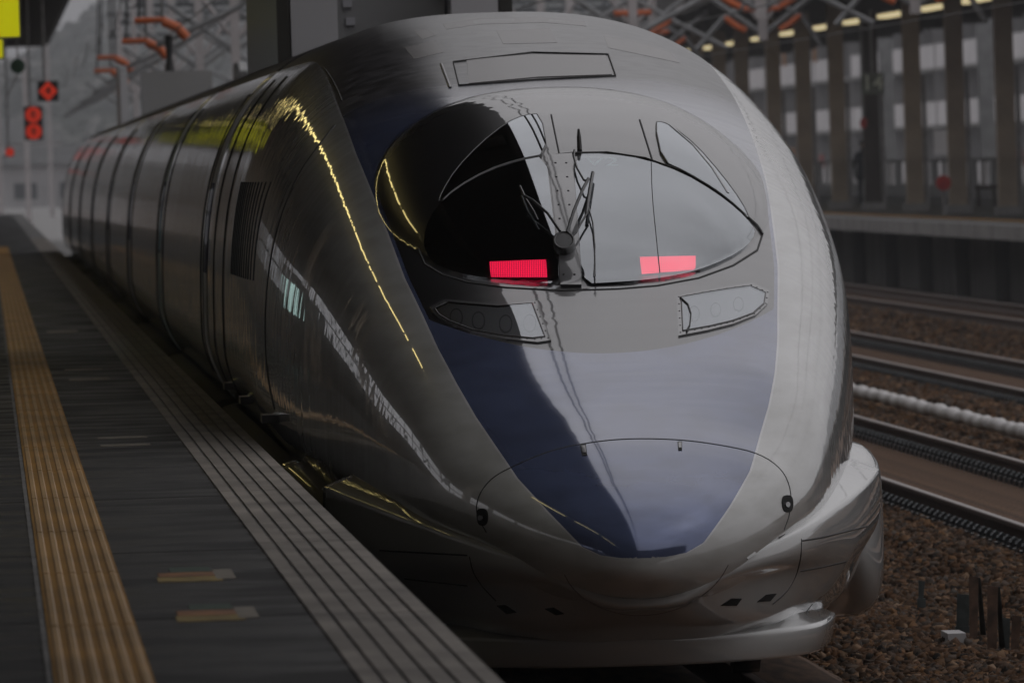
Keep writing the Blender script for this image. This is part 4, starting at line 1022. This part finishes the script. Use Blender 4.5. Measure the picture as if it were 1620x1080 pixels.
# apartment block behind the far platform
ab = thing('apartment_block', 'pale apartment block with stacked white balconies behind the far platform', 'building')
BX, BY0, BY1 = 55.0, 680, 1120
MB().box(BX, BX+12, BY0, BY1, -.3, 27).obj('wall', 'facade_grey', ab)
bal = MB().box(BX-1.6, BX-1.5, 0, 17.2, .0, 1.3).mesh('balcony', 'balcony_white'); slab = MB().box(BX-1.6, BX-.02, 0, 18.0, -.2, -.01).mesh('balcony_slab', 'concrete_grey')
win = MB().box(BX-.06, BX-.01, 0, 4.2, .1, 2.3).mesh('window', 'window_dark'); par = MB().box(BX-1.58, BX-.02, 0, .35, -.2, 3.0).mesh('partition', 'facade_grey')
red = MB().box(BX-1.75, BX-1.62, 0, 2.2, .95, 1.7).mesh('bedding', 'cloth_red'); org = MB().box(BX-1.75, BX-1.62, 0, 1.8, 1.25, 2.2).mesh('laundry', 'cloth_orange')
for fl in range(7):
    z = .8+3.2*fl
    for k in range(21):
        y = 690+18.6*k
        if (k*3+fl) % 7 != 5: o = link('balcony', bal, ab); o.location = (0, y, z)
        o = link('balcony_slab', slab, ab); o.location = (0, y, z)
        for e in (2.0, 11.0): o = link('window', win, ab); o.location = (0, y+e, z)
        o = link('partition', par, ab); o.location = (0, y+18.05, z)
        if random.random() < .12: o = link('bedding', red, ab); o.location = (0, y+random.uniform(.5, 14), z)
        if random.random() < .12: o = link('laundry', org, ab); o.location = (0, y+random.uniform(.5, 14), z)
rebase(ab, (BX, 900, -.3))

# ================================================================== OVERHEAD LINE
GD = [255+50*k for k in range(7)]
post_me = MB().box(-.1, .1, -.1, .1, 5.25, 8.2).mesh('drop_post', 'mast_white')
def cantilever(t, x, D, s_, reach):
    """bracket from a drop post towards the wire above a track; orange insulators near the post"""
    P = lambda dx, z: Vector((x+s_*dx, D, z))
    MB().tube([P(.1, 5.45), P(.7, 5.9), P(1.45, 6.45)], .06).obj('bracket_tube', 'mast_grey', t)
    MB().tube([P(.1, 6.25), P(.9, 5.75), P(reach, 5.1)], .055).obj('stay_tube', 'mast_grey', t)
    MB().tube([P(.95, 6.9), P(.5, 6.3), P(.12, 5.75)], .05).obj('stay_tube', 'mast_white', t)
    if x > 6:
        MB().tube([P(.38, 5.48), P(.6, 5.6), P(.85, 5.8)], .07).obj('insulator', 'insulator_orange', t)
        MB().tube([P(.1, 5.95), P(.42, 5.97)], .07).obj('insulator', 'insulator_orange', t)
for i, D in enumerate(GD):
    t = thing('catenary_gantry', f'{ORD[i]} nearest overhead line gantry with white drop posts and orange insulators', 'gantry', group='overhead line gantries over the tracks')
    for z in (8.2, 9.1): MB().box(5.2, 34, D-.09, D+.09, z, z+.16).obj('truss_chord', 'truss_dark', t)
    m = MB()
    for k in range(19):
        x = 5.3+1.5*k; m.bar((x, D, 8.28), (x+.75, D, 9.15), .045, 5); m.bar((x+.75, D, 9.15), (x+1.5, D, 8.28), .045, 5)
    m.obj('truss_lacing', 'truss_dark', t)
    MB().box(5.6, 5.8, D-.1, D+.1, -.3, 9.4).obj('mast', 'mast_white', t)
    for x in (14.6, 17.5):
        o = link('drop_post', post_me, t); o.location = (x, D, 0)
    cantilever(t, 5.7, D, -1, 2.4); cantilever(t, 5.7, D, 1, 2.3); cantilever(t, 14.6, D, -1, 2.2); cantilever(t, 14.6, D, 1, 2.1); cantilever(t, 17.5, D, -1, 1.5); cantilever(t, 17.5, D, 1, 1.3)
    for x in (33.5,): MB().box(x-.25, x+.25, D-.25, D+.25, -.3, 9.2).obj('mast', 'mast_grey', t)
    rebase(t, (33.5, D, -.3))
# the orange registration bars above the near track
for i, (px_, py_, wpx) in enumerate(((250, 32, 75), (225, 65, 64), (178, 91, 48), (172, 112, 46))):
    c = at_lat(px_, py_, 3.1); sc = c.y/F
    t = thing('insulator_bar', f'{ORD[i]} orange insulator bar from the top above the near track at the upper left', 'insulator', group='orange insulator bars over the near track')
    MB().tube([(c.x-wpx*.5*sc, c.y, c.z), (c.x+wpx*.15*sc, c.y, c.z)], .055).obj('bar', 'insulator_orange', t)
    MB().tube([(c.x+wpx*.1*sc, c.y, c.z-.03), (c.x+wpx*.4*sc, c.y, c.z-.14), (c.x+wpx*.6*sc, c.y, c.z-.33)], .085).obj('end_fitting', 'insulator_orange', t)
    MB().bar((c.x+wpx*.1*sc, c.y, c.z), (c.x+wpx*.1*sc, c.y, 8.25), .03).obj('hanger', 'mast_grey', t)
    MB().bar((c.x-wpx*.4*sc, c.y, c.z), (c.x-wpx*.2*sc, c.y, 8.25), .02).obj('hanger', 'wire', t); rebase(t, c)
t = thing('overhead_wires', 'thin contact and messenger wires above the tracks', 'wire')
for x in RT:
    MB().tube([(x, 30, 5.05), (x, 200, 5.05), (x, 560, 5.05)], .010, 5).obj('contact_wire', 'wire', t)
    pts = []
    for k in range(11):
        for q in range(8): f = q/8; pts.append((x, 5+50*(k+f), 6.15+.5*(4*(f-.5)**2)))
    MB().tube(pts, .014, 5).obj('messenger_wire', 'wire', t)
rebase(t, (10, 250, 5.05))

# ================================================================== DISTANCE
def hill_z(x, y):
    f = np.clip((y-1700)/900, 0, 1)
    return -2+np.interp(x, [-260, -60, 5, 12, 25, 60, 200, 640], [16, 18, 24, 27, 36, 60, 90, 90])*f**.8*1.02
def hill():
    nx, ny = 120, 26; V = []; fs = []
    for j in range(ny):
        for i in range(nx):
            x = -260+i*(900/(nx-1)); y = 1700+j/(ny-1)*900; V.append((x, y, float(hill_z(x, y))))
    for j in range(ny-1):
        for i in range(nx-1): fs.append((j*nx+i, j*nx+i+1, (j+1)*nx+i+1, (j+1)*nx+i))
    me = bpy.data.meshes.new('hillside'); me.from_pydata(V, [], fs); me.update(); me.materials.append(M['hill_forest']); structure(link('hillside', me))
hill()
def foliage_mat():
    m, nt, b = newmat('far_foliage'); a = nt.nodes.new('ShaderNodeAttribute'); a.attribute_name = 'tone'
    r = nt.nodes.new('ShaderNodeValToRGB'); r.color_ramp.elements[0].color = (.012, .016, .014, 1); r.color_ramp.elements[1].color = (.20, .19, .18, 1); k = r.color_ramp.elements.new(.7); k.color = (.05, .055, .045, 1)
    nt.links.new(a.outputs['Fac'], r.inputs[0]); nt.links.new(r.outputs[0], b.inputs['Base Color']); b.inputs['Roughness'].default_value = 1; b.inputs['Specular IOR Level'].default_value = 0
foliage_mat()
tr_ = stones('hillside_wood', 14000, (-40, 150), (1720, 2590), 1.5, 'mottled bare winter wood covering the far hillside', lambda x, y: hill_z(x, y)+.6)
tr_.data.materials.clear(); tr_.data.materials.append(M['far_foliage']); tr_['category'] = 'wood'
houses = [(x, y+500, w_*.8, h_*.62) for x, y, w_, h_ in [(-12, 620, 14, 10), (8, 700, 16, 9), (26, 760, 20, 12), (-30, 760, 18, 13), (48, 900, 24, 15), (2, 980, 16, 15), (-20, 1050, 24, 12), (30, 1150, 30, 18), (70, 1250, 40, 22)]]
for i, (x, y, wd, hh) in enumerate(houses):
    t = thing('far_house', f'{ORD[i]} nearest pale blurred house beyond the platform end', 'building', (x, y, -.3), 'houses beyond the platform end')
    MB().box(-wd/2, wd/2, 0, 10, 0, hh*.72).obj('wall', ['balcony_white', 'facade_grey', 'concrete_pale'][i % 3], t)
    MB().prism([(-wd/2-.5, hh*.72), (wd/2+.5, hh*.72), (wd/2-1.5, hh), (-wd/2+1.5, hh)], 'y', -.5, 10.5).obj('roof', 'mast_grey', t)
    for a in range(int(wd//4)):
        for c in range(int(hh*.72//3)):
            MB().box(-wd/2+1+4*a, -wd/2+3+4*a, -.06, -.01, 1+3*c, 2.4+3*c).obj('window', 'window_dark', t)

# unseen building added above and behind the camera to block sky light
sb = thing('sky_light_blocker', 'unseen dark building added behind the near platform end to block sky light', 'building')
MB().box(-40, 60, -75, 36, 9.2, 26).obj('blocker_body', 'wall_brown', sb)
MB().box(-40, 60, -76, -74, -.3, 9.0).obj('blocker_wall', 'concrete_stain', sb)
for x in (-12, 5.9, 14.6, 32): MB().box(x-.5, x+.5, -60, -59, -.3, 9.0).obj('blocker_pier', 'concrete_grey', sb)
rebase(sb, (10, -45, -.3))

# pale poles and trees past the platform end
for i, (x, y, h_) in enumerate(((-4.5, 640, 9), (-1.2, 700, 11), (.9, 780, 12), (2.2, 690, 9), (-2.6, 850, 13), (4.4, 900, 14))):
    t = thing('utility_pole', f'{ORD[i]} nearest thin pale pole beyond the platform end', 'pole', (x, y, -.3), 'poles beyond the platform end')
    MB().bar((0, 0, 0), (0, 0, h_), .16, 8, .10).obj('shaft', 'mast_white', t)
    MB().box(-.9, .9, -.05, .05, h_-1.2, h_-1.05).obj('crossarm', 'mast_grey', t)
# damp air: far things fade a little
hz = MB().box(-320, 700, -110, 2690, -1.4, 130).obj('haze', 'truss_dark'); hz['kind'] = 'stuff'
hm_ = bpy.data.materials.new('haze_air'); hm_.use_nodes = True; hn = hm_.node_tree; hn.nodes.clear()
ho = hn.nodes.new('ShaderNodeOutputMaterial'); hv = hn.nodes.new('ShaderNodeVolumePrincipled')
hv.inputs['Color'].default_value = (.9, .92, .95, 1); hv.inputs['Density'].default_value = .00028; hv.inputs['Anisotropy'].default_value = .2
hn.links.new(hv.outputs[0], ho.inputs['Volume']); hz.data.materials.clear(); hz.data.materials.append(hm_)
tag(hz, 'thin pale haze filling the air of the station', 'haze')
